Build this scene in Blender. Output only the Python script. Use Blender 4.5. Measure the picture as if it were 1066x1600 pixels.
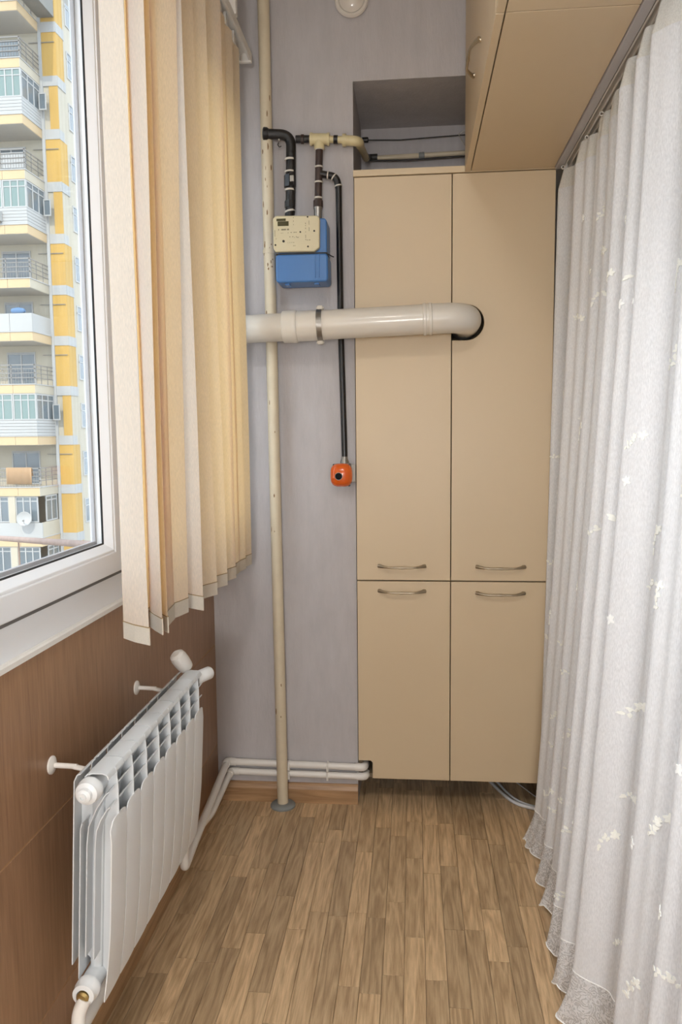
import bpy, bmesh, math, random
from mathutils import Vector, Matrix
random.seed(7)
PI = math.pi
for o in list(bpy.data.objects):
    bpy.data.objects.remove(o)
S = bpy.context.scene
COL = S.collection

# ------------------------------------------------------------------ camera
cam = bpy.data.cameras.new('camera')
cam.sensor_fit = 'VERTICAL'; cam.sensor_height = 36.0
cam.lens = 1215.79 / 1600 * 36.0
cam.clip_start = 0.02; cam.clip_end = 500
camo = bpy.data.objects.new('camera', cam); COL.objects.link(camo)
RR = Vector((0.99565016, 0.09265657, -0.00977345)); UU = Vector((0.00057631, 0.09877171, 0.99510995)); FF = Vector((-0.09316881, 0.99078702, -0.09828867))
camo.matrix_world = Matrix(((RR.x, UU.x, -FF.x, 0), (RR.y, UU.y, -FF.y, 0), (RR.z, UU.z, -FF.z, 1.36125), (0, 0, 0, 1)))
S.camera = camo

# ------------------------------------------------------------------ world, sun, exposure
w = bpy.data.worlds.new('sky'); S.world = w; w.use_nodes = True
bg = w.node_tree.nodes['Background']
bg.inputs[0].default_value = (0.80, 0.89, 1.0, 1); bg.inputs[1].default_value = 2.55
sun = bpy.data.lights.new('sun', 'SUN'); sun.energy = 2.0; sun.angle = math.radians(0.6); sun.color = (1.0, 0.93, 0.82)
suno = bpy.data.objects.new('sun', sun); COL.objects.link(suno)
suno.rotation_euler = Vector((-0.04, 0.76, -0.65)).to_track_quat('-Z', 'Y').to_euler()
FILL_WALL = 50.0
FILL_CEIL = 52.0
S.view_settings.view_transform = 'Standard'
S.view_settings.look = 'None'
S.view_settings.exposure = 0.42
S.view_settings.gamma = 1.0
S.view_settings.use_curve_mapping = False

# ------------------------------------------------------------------ material helpers
MATS = {}
def nodes(name):
    m = bpy.data.materials.new(name); m.use_nodes = True
    nt = m.node_tree
    return m, nt, nt.nodes['Principled BSDF']
def N(nt, t, **k):
    n = nt.nodes.new(t)
    for a, b in k.items():
        if a.startswith('i_'):
            key = a[2:]
            n.inputs[int(key) if key.isdigit() else key].default_value = b
        else:
            setattr(n, a, b)
    return n
def srgb(r, g, b):
    f = lambda c: c / 12.92 if c <= 0.04045 else ((c + 0.055) / 1.055) ** 2.4
    return (f(r / 255), f(g / 255), f(b / 255), 1)
def mat(name, col, rough=0.5, metal=0.0, var=0.0, scale=8.0, stretch=(1, 1, 1), bump=0.0, bscale=None, coat=0.0, spec=0.5, rnd=0.0, coords='Object'):
    if name in MATS: return MATS[name]
    m, nt, b = nodes(name)
    L = nt.links.new
    b.inputs['Base Color'].default_value = col
    b.inputs['Roughness'].default_value = rough
    b.inputs['Metallic'].default_value = metal
    b.inputs['Coat Weight'].default_value = coat
    b.inputs['Specular IOR Level'].default_value = spec
    tc = N(nt, 'ShaderNodeTexCoord'); mp = N(nt, 'ShaderNodeMapping'); mp.inputs['Scale'].default_value = stretch
    L(tc.outputs[coords], mp.inputs[0])
    out = None
    if var > 0:
        nz = N(nt, 'ShaderNodeTexNoise', i_Scale=scale, i_Detail=4.0, i_Roughness=0.6)
        L(mp.outputs[0], nz.inputs['Vector'])
        cr = N(nt, 'ShaderNodeValToRGB')
        cr.color_ramp.elements[0].position = 0.3; cr.color_ramp.elements[1].position = 0.72
        cr.color_ramp.elements[0].color = tuple(c * (1 - var) for c in col[:3]) + (1,)
        cr.color_ramp.elements[1].color = tuple(min(1, c * (1 + var)) for c in col[:3]) + (1,)
        L(nz.outputs['Fac'], cr.inputs[0]); out = cr.outputs[0]
    if rnd > 0:
        oi = N(nt, 'ShaderNodeObjectInfo')
        mr = N(nt, 'ShaderNodeMapRange', i_3=1 - rnd, i_4=1 + rnd)
        L(oi.outputs['Random'], mr.inputs[0])
        hs = N(nt, 'ShaderNodeHueSaturation')
        hs.inputs['Color'].default_value = col
        if out: L(out, hs.inputs['Color'])
        L(mr.outputs[0], hs.inputs['Value']); out = hs.outputs[0]
    if out: L(out, b.inputs['Base Color'])
    if bump > 0:
        n2 = N(nt, 'ShaderNodeTexNoise', i_Scale=bscale or scale * 4, i_Detail=5.0, i_Roughness=0.65)
        L(mp.outputs[0], n2.inputs['Vector'])
        bp = N(nt, 'ShaderNodeBump', i_Strength=bump, i_Distance=0.004)
        L(n2.outputs['Fac'], bp.inputs['Height']); L(bp.outputs[0], b.inputs['Normal'])
    MATS[name] = m
    return m

def wood(name, dark, light, axis, rnd=0.0, rough=0.4, fine=60.0, coords='Object', coat=0.0, ringamt=0.35):
    """axis: 0,1,2 = grain direction"""
    if name in MATS: return MATS[name]
    m, nt, b = nodes(name); L = nt.links.new
    tc = N(nt, 'ShaderNodeTexCoord')
    vec = tc.outputs[coords]
    oi = N(nt, 'ShaderNodeObjectInfo')
    sh = N(nt, 'ShaderNodeVectorMath', operation='SCALE'); cmb = N(nt, 'ShaderNodeCombineXYZ')
    for i in range(3): L(oi.outputs['Random'], cmb.inputs[i])
    L(cmb.outputs[0], sh.inputs[0]); sh.inputs['Scale'].default_value = 37.0
    ad = N(nt, 'ShaderNodeVectorMath', operation='ADD')
    L(vec, ad.inputs[0]); L(sh.outputs[0], ad.inputs[1])
    sc = [1, 1, 1]; sc[axis] = 0.05
    mp = N(nt, 'ShaderNodeMapping'); mp.inputs['Scale'].default_value = sc
    L(ad.outputs[0], mp.inputs[0])
    n1 = N(nt, 'ShaderNodeTexNoise', i_Scale=fine * 3, i_Detail=5.0, i_Roughness=0.7); L(mp.outputs[0], n1.inputs['Vector'])
    sc2 = [1, 1, 1]; sc2[axis] = 0.09
    mp2 = N(nt, 'ShaderNodeMapping'); mp2.inputs['Scale'].default_value = sc2
    L(ad.outputs[0], mp2.inputs[0])
    n2 = N(nt, 'ShaderNodeTexNoise', i_Scale=fine * 0.32, i_Detail=2.0, i_Distortion=0.25); L(mp2.outputs[0], n2.inputs['Vector'])
    rg = N(nt, 'ShaderNodeMath', operation='MULTIPLY'); L(n2.outputs['Fac'], rg.inputs[0]); rg.inputs[1].default_value = 11.0
    fr = N(nt, 'ShaderNodeMath', operation='PINGPONG'); L(rg.outputs[0], fr.inputs[0]); fr.inputs[1].default_value = 1.0
    mx = N(nt, 'ShaderNodeMix', data_type='FLOAT'); mx.inputs[0].default_value = ringamt
    L(n1.outputs['Fac'], mx.inputs[2]); L(fr.outputs[0], mx.inputs[3])
    cr = N(nt, 'ShaderNodeValToRGB'); cr.color_ramp.elements[0].position = 0.22; cr.color_ramp.elements[1].position = 0.78
    cr.color_ramp.elements[0].color = dark; cr.color_ramp.elements[1].color = light
    L(mx.outputs[0], cr.inputs[0])
    out = cr.outputs[0]
    if rnd > 0:
        mr = N(nt, 'ShaderNodeMapRange', i_3=1 - rnd, i_4=1 + rnd)
        L(oi.outputs['Random'], mr.inputs[0])
        hs = N(nt, 'ShaderNodeHueSaturation'); L(out, hs.inputs['Color']); L(mr.outputs[0], hs.inputs['Value']); out = hs.outputs[0]
    L(out, b.inputs['Base Color'])
    bp = N(nt, 'ShaderNodeBump', i_Strength=0.12, i_Distance=0.002)
    L(n1.outputs['Fac'], bp.inputs['Height']); L(bp.outputs[0], b.inputs['Normal'])
    b.inputs['Roughness'].default_value = rough; b.inputs['Coat Weight'].default_value = coat; b.inputs['Coat Roughness'].default_value = 0.3
    MATS[name] = m
    return m

def glass_mat(name, tint=(1, 1, 1, 1), refl=1.0, dust=0.0):
    m = bpy.data.materials.new(name); m.use_nodes = True; nt = m.node_tree; nt.nodes.clear(); L = nt.links.new
    o = N(nt, 'ShaderNodeOutputMaterial'); t = N(nt, 'ShaderNodeBsdfTransparent'); t.inputs[0].default_value = tint
    g = N(nt, 'ShaderNodeBsdfGlossy'); g.inputs['Roughness'].default_value = 0.02
    f = N(nt, 'ShaderNodeLayerWeight', i_Blend=0.5); p5 = N(nt, 'ShaderNodeMath', operation='POWER'); p5.inputs[1].default_value = 5.0; L(f.outputs['Facing'], p5.inputs[0])
    mu = N(nt, 'ShaderNodeMath', operation='MULTIPLY_ADD'); mu.inputs[1].default_value = 0.9 * refl; mu.inputs[2].default_value = 0.03 * refl
    L(p5.outputs[0], mu.inputs[0])
    x = N(nt, 'ShaderNodeMixShader'); L(mu.outputs[0], x.inputs[0]); L(g.outputs[0], x.inputs[2])
    if dust <= 0:
        L(t.outputs[0], x.inputs[1]); L(x.outputs[0], o.inputs[0]); MATS[name] = m; return m
    du = N(nt, 'ShaderNodeBsdfTranslucent'); du.inputs[0].default_value = (0.95, 0.95, 0.93, 1); dm_ = N(nt, 'ShaderNodeMixShader'); dm_.inputs[0].default_value = dust
    L(t.outputs[0], dm_.inputs[1]); L(du.outputs[0], dm_.inputs[2]); L(dm_.outputs[0], x.inputs[1]); L(x.outputs[0], o.inputs[0])
    MATS[name] = m
    return m

def cloth(name, dif, trl, trans_amt, clear, weave=900.0, lace=0.0, wscale=(1, 1, 1)):
    """diffuse + translucent cloth; clear = share of open weave, lace = holes drawn by a noise pattern"""
    m = bpy.data.materials.new(name); m.use_nodes = True; nt = m.node_tree; nt.nodes.clear(); L = nt.links.new
    o = N(nt, 'ShaderNodeOutputMaterial')
    tc = N(nt, 'ShaderNodeTexCoord')
    mp = N(nt, 'ShaderNodeMapping'); mp.inputs['Scale'].default_value = wscale; L(tc.outputs['Object'], mp.inputs[0])
    nz = N(nt, 'ShaderNodeTexNoise', i_Scale=weave, i_Detail=2.0); L(mp.outputs[0], nz.inputs['Vector'])
    mr = N(nt, 'ShaderNodeMapRange', i_1=0.3, i_2=0.7, i_3=0.9, i_4=1.06); L(nz.outputs['Fac'], mr.inputs[0])
    d = N(nt, 'ShaderNodeBsdfDiffuse'); t = N(nt, 'ShaderNodeBsdfTranslucent')
    for sh, c in ((d, dif), (t, trl)):
        vm = N(nt, 'ShaderNodeVectorMath', operation='SCALE'); vm.inputs[0].default_value = c[:3]
        L(mr.outputs[0], vm.inputs['Scale']); L(vm.outputs[0], sh.inputs[0])
    bp = N(nt, 'ShaderNodeBump', i_Strength=0.15, i_Distance=0.001); L(nz.outputs['Fac'], bp.inputs['Height']); L(bp.outputs[0], d.inputs['Normal'])
    x = N(nt, 'ShaderNodeMixShader'); x.inputs[0].default_value = trans_amt; L(d.outputs[0], x.inputs[1]); L(t.outputs[0], x.inputs[2])
    last = x
    if clear > 0 or lace > 0:
        tr = N(nt, 'ShaderNodeBsdfTransparent'); y = N(nt, 'ShaderNodeMixShader'); y.inputs[0].default_value = clear
        L(x.outputs[0], y.inputs[1]); L(tr.outputs[0], y.inputs[2]); last = y
        if lace > 0:
            v = N(nt, 'ShaderNodeTexNoise', i_Scale=42.0, i_Detail=1.0, i_Distortion=2.2); L(tc.outputs['Object'], v.inputs['Vector'])
            a = N(nt, 'ShaderNodeMath', operation='MULTIPLY'); a.inputs[1].default_value = 9.0; L(v.outputs['Fac'], a.inputs[0])
            pp = N(nt, 'ShaderNodeMath', operation='PINGPONG'); pp.inputs[1].default_value = 1.0; L(a.outputs[0], pp.inputs[0])
            st = N(nt, 'ShaderNodeMapRange', i_1=0.42, i_2=0.58, i_3=max(0, clear - lace), i_4=clear + 0.10); L(pp.outputs[0], st.inputs[0])
            L(st.outputs[0], y.inputs[0])
    L(last.outputs[0], o.inputs[0])
    MATS[name] = m
    return m

def emit(name, col, strength):
    m, nt, b = nodes(name)
    b.inputs['Base Color'].default_value = col; b.inputs['Emission Color'].default_value = col; b.inputs['Emission Strength'].default_value = strength
    MATS[name] = m
    return m

# ------------------------------------------------------------------ mesh helpers
ORG = {}
class MB:
    def __init__(s): s.v = []; s.f = []
    def add(s, vs, fs):
        n = len(s.v); s.v += [tuple(v) for v in vs]; s.f += [tuple(i + n for i in f) for f in fs]; return s
    def box(s, a, b):
        x0, y0, z0 = [min(p, q) for p, q in zip(a, b)]; x1, y1, z1 = [max(p, q) for p, q in zip(a, b)]
        return s.add([(x0,y0,z0),(x1,y0,z0),(x1,y1,z0),(x0,y1,z0),(x0,y0,z1),(x1,y0,z1),(x1,y1,z1),(x0,y1,z1)],
                     [(0,3,2,1),(4,5,6,7),(0,1,5,4),(1,2,6,5),(2,3,7,6),(3,0,4,7)])
    def tube(s, pts, r, seg=16, cap=True, flat=None):
        P = [Vector(p) for p in pts]; n = len(P)
        rr = r if isinstance(r, (list, tuple)) else [r] * n
        T = [(P[min(i + 1, n - 1)] - P[max(i - 1, 0)]).normalized() for i in range(n)]
        up = Vector((0, 0, 1)) if abs(T[0].z) < 0.9 else Vector((1, 0, 0))
        a = T[0].cross(up).normalized(); vs = []
        for i in range(n):
            a = (a - T[i] * a.dot(T[i])).normalized(); b = T[i].cross(a)
            for k in range(seg):
                t = 2 * PI * k / seg
                fa = 1 if flat is None else flat
                vs.append(P[i] + a * rr[i] * math.cos(t) + b * rr[i] * math.sin(t) * fa)
        fs = [(i * seg + k, i * seg + (k + 1) % seg, (i + 1) * seg + (k + 1) % seg, (i + 1) * seg + k) for i in range(n - 1) for k in range(seg)]
        if cap: fs += [tuple(reversed(range(seg))), tuple(range((n - 1) * seg, n * seg))]
        return s.add(vs, fs)
    def ringtube(s, a, b, r0, r1, seg=24):
        """hollow sleeve from a to b"""
        A, B = Vector(a), Vector(b); T = (B - A).normalized(); up = Vector((0, 0, 1)) if abs(T.z) < 0.9 else Vector((1, 0, 0))
        u = T.cross(up).normalized(); v = T.cross(u); vs = []
        for c, r in ((A, r0), (A, r1), (B, r1), (B, r0)):
            for k in range(seg):
                t = 2 * PI * k / seg; vs.append(c + u * r * math.cos(t) + v * r * math.sin(t))
        fs = [(j * seg + k, j * seg + (k + 1) % seg, ((j + 1) % 4) * seg + (k + 1) % seg, ((j + 1) % 4) * seg + k) for j in range(4) for k in range(seg)]
        return s.add(vs, fs)
    def lathe(s, prof, o, axis, seg=24):
        """prof: (r, h) along axis from o"""
        ax = Vector(axis).normalized(); up = Vector((0, 0, 1)) if abs(ax.z) < 0.9 else Vector((1, 0, 0))
        u = ax.cross(up).normalized(); v = ax.cross(u); o = Vector(o); vs = []; n = len(prof)
        for r, h in prof:
            for k in range(seg):
                t = 2 * PI * k / seg; vs.append(o + ax * h + u * r * math.cos(t) + v * r * math.sin(t))
        fs = [(i * seg + k, i * seg + (k + 1) % seg, (i + 1) * seg + (k + 1) % seg, (i + 1) * seg + k) for i in range(n - 1) for k in range(seg)]
        fs += [tuple(reversed(range(seg))), tuple(range((n - 1) * seg, n * seg))]
        return s.add(vs, fs)
    def prism(s, poly, a0, a1, plane='xz'):
        """polygon in plane, extruded along the third axis from a0 to a1"""
        n = len(poly)
        mk = {'xz': lambda p, a: (p[0], a, p[1]), 'yz': lambda p, a: (a, p[0], p[1]), 'xy': lambda p, a: (p[0], p[1], a)}[plane]
        vs = [mk(p, a0) for p in poly] + [mk(p, a1) for p in poly]
        fs = [tuple(reversed(range(n))), tuple(range(n, 2 * n))] + [(i, (i + 1) % n, n + (i + 1) % n, n + i) for i in range(n)]
        return s.add(vs, fs)
    def loft(s, loops, closed=True):
        n = len(loops[0]); m = len(loops); vs = [p for l in loops for p in l]
        fs = [(j * n + k, j * n + (k + 1) % n, ((j + 1) % m) * n + (k + 1) % n, ((j + 1) % m) * n + k) for j in range(m if closed else m - 1) for k in range(n)]
        return s.add(vs, fs)
    def build(s, name, m, parent=None, smooth=False, bevel=0.0, seg=2, angle=35, origin=None):
        o0 = ORG[parent] if parent is not None else Vector(origin or (0, 0, 0))
        me = bpy.data.meshes.new(name)
        me.from_pydata([tuple(Vector(v) - o0) for v in s.v], [], s.f)
        bm = bmesh.new(); bm.from_mesh(me); bmesh.ops.recalc_face_normals(bm, faces=bm.faces); bm.to_mesh(me); bm.free()
        me.materials.append(MATS[m] if isinstance(m, str) else m)
        if smooth:
            for p in me.polygons: p.use_smooth = True
            me.set_sharp_from_angle(angle=math.radians(angle))
        ob = bpy.data.objects.new(name, me); COL.objects.link(ob)
        if parent is not None: ob.parent = parent
        else: ob.location = o0
        ORG[ob] = o0
        if bevel > 0:
            b = ob.modifiers.new('bevel', 'BEVEL'); b.width = bevel; b.segments = seg; b.limit_method = 'ANGLE'; b.angle_limit = math.radians(40)
        return ob
def empty(name, loc):
    o = bpy.data.objects.new(name, None); o.location = loc; o.empty_display_size = 0.1; COL.objects.link(o); ORG[o] = Vector(loc); return o
def tag(o, label, cat, group=None):
    o['label'] = label; o['category'] = cat
    if group: o['group'] = group
    return o
def struct(o): o['kind'] = 'structure'; return o
def arc(c, r, a0, a1, n, u, v):
    c, u, v = Vector(c), Vector(u), Vector(v)
    return [c + u * r * math.cos(a0 + (a1 - a0) * i / n) + v * r * math.sin(a0 + (a1 - a0) * i / n) for i in range(n + 1)]
def bent(pts, rad, n=6):
    """polyline with rounded corners"""
    P = [Vector(p) for p in pts]; out = [P[0]]
    for i in range(1, len(P) - 1):
        a = (P[i - 1] - P[i]); b = (P[i + 1] - P[i]); r = min(rad, a.length * 0.49, b.length * 0.49)
        A = P[i] + a.normalized() * r; B = P[i] + b.normalized() * r
        for k in range(n + 1):
            t = k / n; out.append(A * (1 - t) ** 2 + P[i] * 2 * t * (1 - t) + B * t * t)
    out.append(P[-1]); return out

CUBES = {}
def cube_piece(name, a, b, m, parent):
    """box piece that shares one unit mesh per material"""
    if m not in CUBES:
        q = MB().box((-.5, -.5, -.5), (.5, .5, .5)); me = bpy.data.meshes.new('unit_' + m); me.from_pydata(q.v, [], q.f); me.materials.append(MATS[m]); CUBES[m] = me
    o = bpy.data.objects.new(name, CUBES[m]); COL.objects.link(o); o.parent = parent
    c = [(p + q) / 2 for p, q in zip(a, b)]
    base = ORG[parent]
    o.location = Vector(c) - base
    if parent.type == 'MESH' and parent.data in CUBES.values():      # parent is itself a scaled piece
        ps = parent.scale; pl = parent.location + ORG[parent]
        o.location = [(c[i] - pl[i]) / ps[i] for i in range(3)]
        o.scale = [abs(q - p) / ps[i] for i, (p, q) in enumerate(zip(a, b))]
    else:
        o.scale = [abs(q - p) for p, q in zip(a, b)]
    ORG[o] = base
    return o

# ------------------------------------------------------------------ materials
mat('wallpaper', srgb(183, 178, 178), 0.8, var=0.06, scale=26, stretch=(1, 1, 0.25), bump=0.35, bscale=120)
mat('plaster_white', srgb(222, 220, 216), 0.85, var=0.03, scale=5, bump=0.1)
mat('plaster_niche', srgb(150, 140, 135), 0.9, var=0.08, scale=12, bump=0.3)
wood('wood_panel', srgb(128, 95, 70), srgb(168, 131, 100), 2, rough=0.38, fine=50, ringamt=0.12)
mat('panel_joint', srgb(176, 140, 100), 0.7)
wood('oak', srgb(150, 120, 86), srgb(220, 190, 150), 1, rnd=0.22, rough=0.36, fine=80, ringamt=0.26)
wood('oak_dark', srgb(136, 102, 70), srgb(184, 146, 106), 1, rough=0.4, fine=60, ringamt=0.3)
wood('oak_skirt', srgb(136, 102, 70), srgb(184, 146, 106), 0, rough=0.4, fine=60, ringamt=0.3)
mat('floor_joint', srgb(92, 66, 44), 0.8)
mat('pvc', srgb(226, 228, 231), 0.32, spec=0.45, var=0.012, scale=3)
mat('gasket_grey', srgb(104, 102, 100), 0.6)
mat('gasket', srgb(28, 30, 34), 0.6)
glass_mat('glass', (0.985, 0.995, 0.995, 1), 0.6)
mat('sill_white', srgb(222, 219, 214), 0.55, var=0.03, scale=20)
mat('beige_laminate', srgb(204, 183, 151), 0.42, var=0.012, scale=2.5, bump=0.02, bscale=300)
mat('beige_edge', srgb(210, 190, 158), 0.5)
mat('carcass', srgb(120, 104, 82), 0.7)
mat('black_gap', srgb(14, 13, 12), 0.9)
mat('bronze', srgb(176, 164, 144), 0.34, metal=0.85, var=0.12, scale=40)
mat('flue_white', srgb(214, 208, 198), 0.33, coat=0.2)
mat('flue_darker', srgb(200, 192, 180), 0.42)  # left pipe length, slightly darker and rougher than the rest
mat('steel', srgb(150, 146, 140), 0.35, metal=0.9, var=0.1, scale=60)
mat('riser_paint', srgb(206, 192, 166), 0.5, var=0.05, scale=20, bump=0.2, bscale=60)
mat('rust', srgb(128, 98, 66), 0.8, var=0.2, scale=50)
mat('grey_plastic', srgb(130, 132, 130), 0.55, var=0.05, scale=20)
mat('black_tape', srgb(26, 23, 22), 0.4, var=0.3, scale=40, bump=0.5, bscale=90)
mat('sealant', srgb(205, 198, 186), 0.7, var=0.1, scale=80)
mat('brass_paint', srgb(206, 192, 150), 0.4, var=0.06, scale=30)
mat('pipe_brown', srgb(58, 42, 36), 0.5, var=0.2, scale=40)
mat('meter_blue', srgb(66, 116, 176), 0.35, coat=0.15, var=0.02, scale=10)
mat('meter_face', srgb(206, 196, 164), 0.45, var=0.02, scale=20)
mat('meter_glass', srgb(70, 66, 40), 0.2)
mat('ink', srgb(40, 38, 34), 0.7)
mat('ink_grey', srgb(120, 112, 92), 0.7)
mat('orange', srgb(216, 92, 20), 0.22, coat=0.4, var=0.04, scale=25)
mat('matt_black', srgb(16, 14, 16), 0.75, spec=0.2)
mat('black_plastic', srgb(18, 16, 18), 0.3)
mat('valve_grey', srgb(150, 142, 132), 0.45, metal=0.3)
mat('radiator_white', srgb(226, 227, 227), 0.33, spec=0.5)
mat('radiator_body', srgb(214, 217, 219), 0.4)
mat('pipe_white', srgb(226, 221, 214), 0.4, var=0.02, scale=15)
mat('brass', srgb(176, 150, 96), 0.35, metal=0.8)
cloth('blind_cloth', (0.86, 0.81, 0.73), (0.80, 0.49, 0.19), 0.54, 0.0, weave=700, wscale=(1, 1, 0.15))
cloth('blind_hem', (0.70, 0.64, 0.54), (0.62, 0.42, 0.2), 0.25, 0.0, weave=700)
mat('stitch', srgb(150, 122, 80), 0.8)
cloth('sheer', (0.97, 0.97, 0.985), (0.97, 0.97, 0.985), 0.26, 0.15, weave=420, wscale=(1, 1, 0.3))
cloth('lace', (0.97, 0.97, 0.98), (0.97, 0.97, 0.98), 0.4, 0.30, weave=500, lace=0.26)
cloth('heading', (0.86, 0.84, 0.79), (0.86, 0.84, 0.79), 0.3, 0.04, weave=300)
mat('thread', (0.93, 0.925, 0.865, 1), 0.8, var=0.04, scale=200)
mat('thread_white', (0.95, 0.95, 0.93, 1), 0.8, var=0.03, scale=200)
mat('alu_grey', srgb(172, 168, 170), 0.45, var=0.02, scale=10)
mat('track_white', srgb(214, 208, 200), 0.4)
mat('cable_white', srgb(214, 214, 216), 0.45)
mat('cable_dark', srgb(40, 36, 34), 0.5)
mat('fitting_white', srgb(214, 206, 196), 0.2, coat=0.5)
# far building
mat('b_cream', srgb(176, 167, 150), 0.9, var=0.03, scale=0.6)
mat('b_yellow', srgb(184, 148, 80), 0.9, var=0.04, scale=0.8)
mat('b_orange', srgb(188, 164, 130), 0.9, var=0.03, scale=0.8)
mat('b_white', srgb(166, 165, 163), 0.85, var=0.03, scale=0.8)
mat('b_soffit', srgb(176, 171, 163), 0.9, var=0.03, scale=0.7)
mat('b_rail', srgb(124, 121, 117), 0.5)
mat('b_pane', srgb(96, 106, 112), 0.15, spec=0.8)
mat('b_pane_green', srgb(104, 124, 120), 0.15, spec=0.8)
mat('b_dark', srgb(76, 76, 76), 0.6)
mat('b_cloth_blue', srgb(90, 120, 154), 0.9)
mat('b_cloth_peach', srgb(170, 138, 106), 0.9)
mat('b_concrete', srgb(128, 126, 120), 0.9, var=0.06, scale=0.8)
mat('asphalt', srgb(150, 148, 144), 0.95, var=0.08, scale=0.3)
mat('render_own', srgb(206, 198, 184), 0.9, var=0.04, scale=0.6)
mat('rail_rust', srgb(148, 124, 112), 0.7, var=0.2, scale=30)
emit('fill_glow_ceiling', (1.0, 0.985, 0.96, 1), FILL_CEIL)
emit('fill_glow', (1.0, 0.985, 0.96, 1), FILL_WALL)

# ------------------------------------------------------------------ room shell
XL, XR, YB, YF, ZC = -0.734, 0.60, 2.768, -1.6, 2.95
NICHE = 3.19
# floor: slab with every visible strip laid on it
fl = struct(MB().box((XL - .02, YF, -0.12), (XR + .02, NICHE + .02, -0.006)).build('floor', 'floor_joint'))
ORG[fl] = Vector((0, 0, 0))
W = 0.0545
q = MB().box((-.5, -.5, -.5), (.5, .5, .5)); plank_me = bpy.data.meshes.new('plank'); 
def plank(x0, x1, y0, y1):
    b = MB(); e = 0.0004; c = 0.0012
    x0 += e; x1 -= e; y0 += e; y1 -= e
    b.loft([[(x0, y0, -.006), (x1, y0, -.006), (x1, y1, -.006), (x0, y1, -.006)],
            [(x0, y0, -c * .6), (x1, y0, -c * .6), (x1, y1, -c * .6), (x0, y1, -c * .6)],
            [(x0 + c, y0 + c, 0), (x1 - c, y0 + c, 0), (x1 - c, y1 - c, 0), (x0 + c, y1 - c, 0)]], closed=False)
    b.f.append((8, 9, 10, 11)); b.f.append((3, 2, 1, 0))
    return b.build('plank', 'oak', fl)
x = XL; i = 0
while x < XR - 0.001:
    x1 = min(x + W, XR)
    y = 0.10; first = True
    while y < NICHE:
        ln = random.uniform(.10, .45) if first else random.choice([0.22, 0.30, 0.38, 0.46, 0.52]) + random.uniform(-.03, .03)
        first = False; y1 = min(y + ln, NICHE)
        if NICHE - y1 < 0.08: y1 = NICHE
        plank(x, x1, y, y1); y = y1
    x = x1
# rear part of the floor, outside every likely view, in the same oak
MB().box((XL, YF, -.006), (XR, 0.10, 0)).build('board', 'oak', fl)

# wall_left: below the window, above it, and the two ends
WIN0, WIN1, SILL, WTOP = -1.25, 2.72, 0.955, 2.55
b = MB().box((XL - .22, YF, -.12), (XL - .012, YB + .02, SILL - .012)).box((XL - .22, YF, WTOP), (XL, YB, ZC)).box((XL - .22, WIN1, SILL - .012), (XL, YB, WTOP)).box((XL - .22, YF, SILL - .012), (XL, WIN0, WTOP))
wl = struct(b.build('wall_left', 'plaster_white'))
ORG[wl] = Vector((0, 0, 0))
MB().box((XL - .0125, YF, 0.0), (XL - .0012, YB, SILL - .012)).build('joint_backing', 'panel_joint', wl)
for (z0, z1) in ((.0, .2110), (.2140, .5910), (.5940, SILL - .012)):
    for (y0, y1) in ((YF, -.20), (-.198, 1.16), (1.162, YB)):
        MB().box((XL - .0045, y0, z0), (XL, y1, z1)).build('panel', 'wood_panel', wl, bevel=0.0008, seg=1)
struct(MB().prism([(XL - .02, SILL - .012), (XL + .006, SILL - .012), (XL + .006, SILL - .002), (XL + .002, SILL + .001), (XL - .02, SILL + .001)], YF, WIN1 + .02, 'xz').build('trim_1', 'sill_white'))

# wall_back with the niche above and behind the tall cabinet
NX = -0.206
b = MB().box((XL - .02, YB, -.12), (NX, YB + .6, ZC)).box((NX, YB, 2.557), (XR + .2, YB + .6, ZC)).box((NX, NICHE, -.12), (XR + .2, NICHE + .1, 2.557))
wb = struct(b.build('wall_back', 'wallpaper'))
struct(MB().box((XR, YF, -.12), (XR + .2, NICHE, ZC)).build('wall_right', 'plaster_white'))
struct(MB().box((XL - .2, YF - .15, -.12), (XR + .2, YF, ZC)).build('wall_front', 'wallpaper'))
struct(MB().box((XL - .2, YF - .15, ZC), (XR + .2, NICHE + .1, ZC + .15)).build('ceiling', 'plaster_white'))
# baseboards
struct(MB().prism([(YB, 0), (YB - .018, 0), (YB - .018, .052), (YB - .012, .066), (YB - .006, .072), (YB, .072)], XL + .018, NX, 'yz').build('baseboard_back', 'oak_skirt'))
struct(MB().prism([(XL, 0), (XL + .018, 0), (XL + .018, .052), (XL + .012, .066), (XL + .006, .072), (XL, .072)], YF, YB, 'xz').build('baseboard_left', 'oak_dark'))
# soffit over the curtain and the grey strip beside the wall cabinets
struct(MB().box((.492, YF, 2.262), (XR, NICHE, 2.30)).build('trim_2', 'plaster_white'))
struct(MB().box((.468, .60, 2.232), (.490, YB - .03, 2.29)).build('trim_3', 'alu_grey', bevel=.0015))

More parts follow.
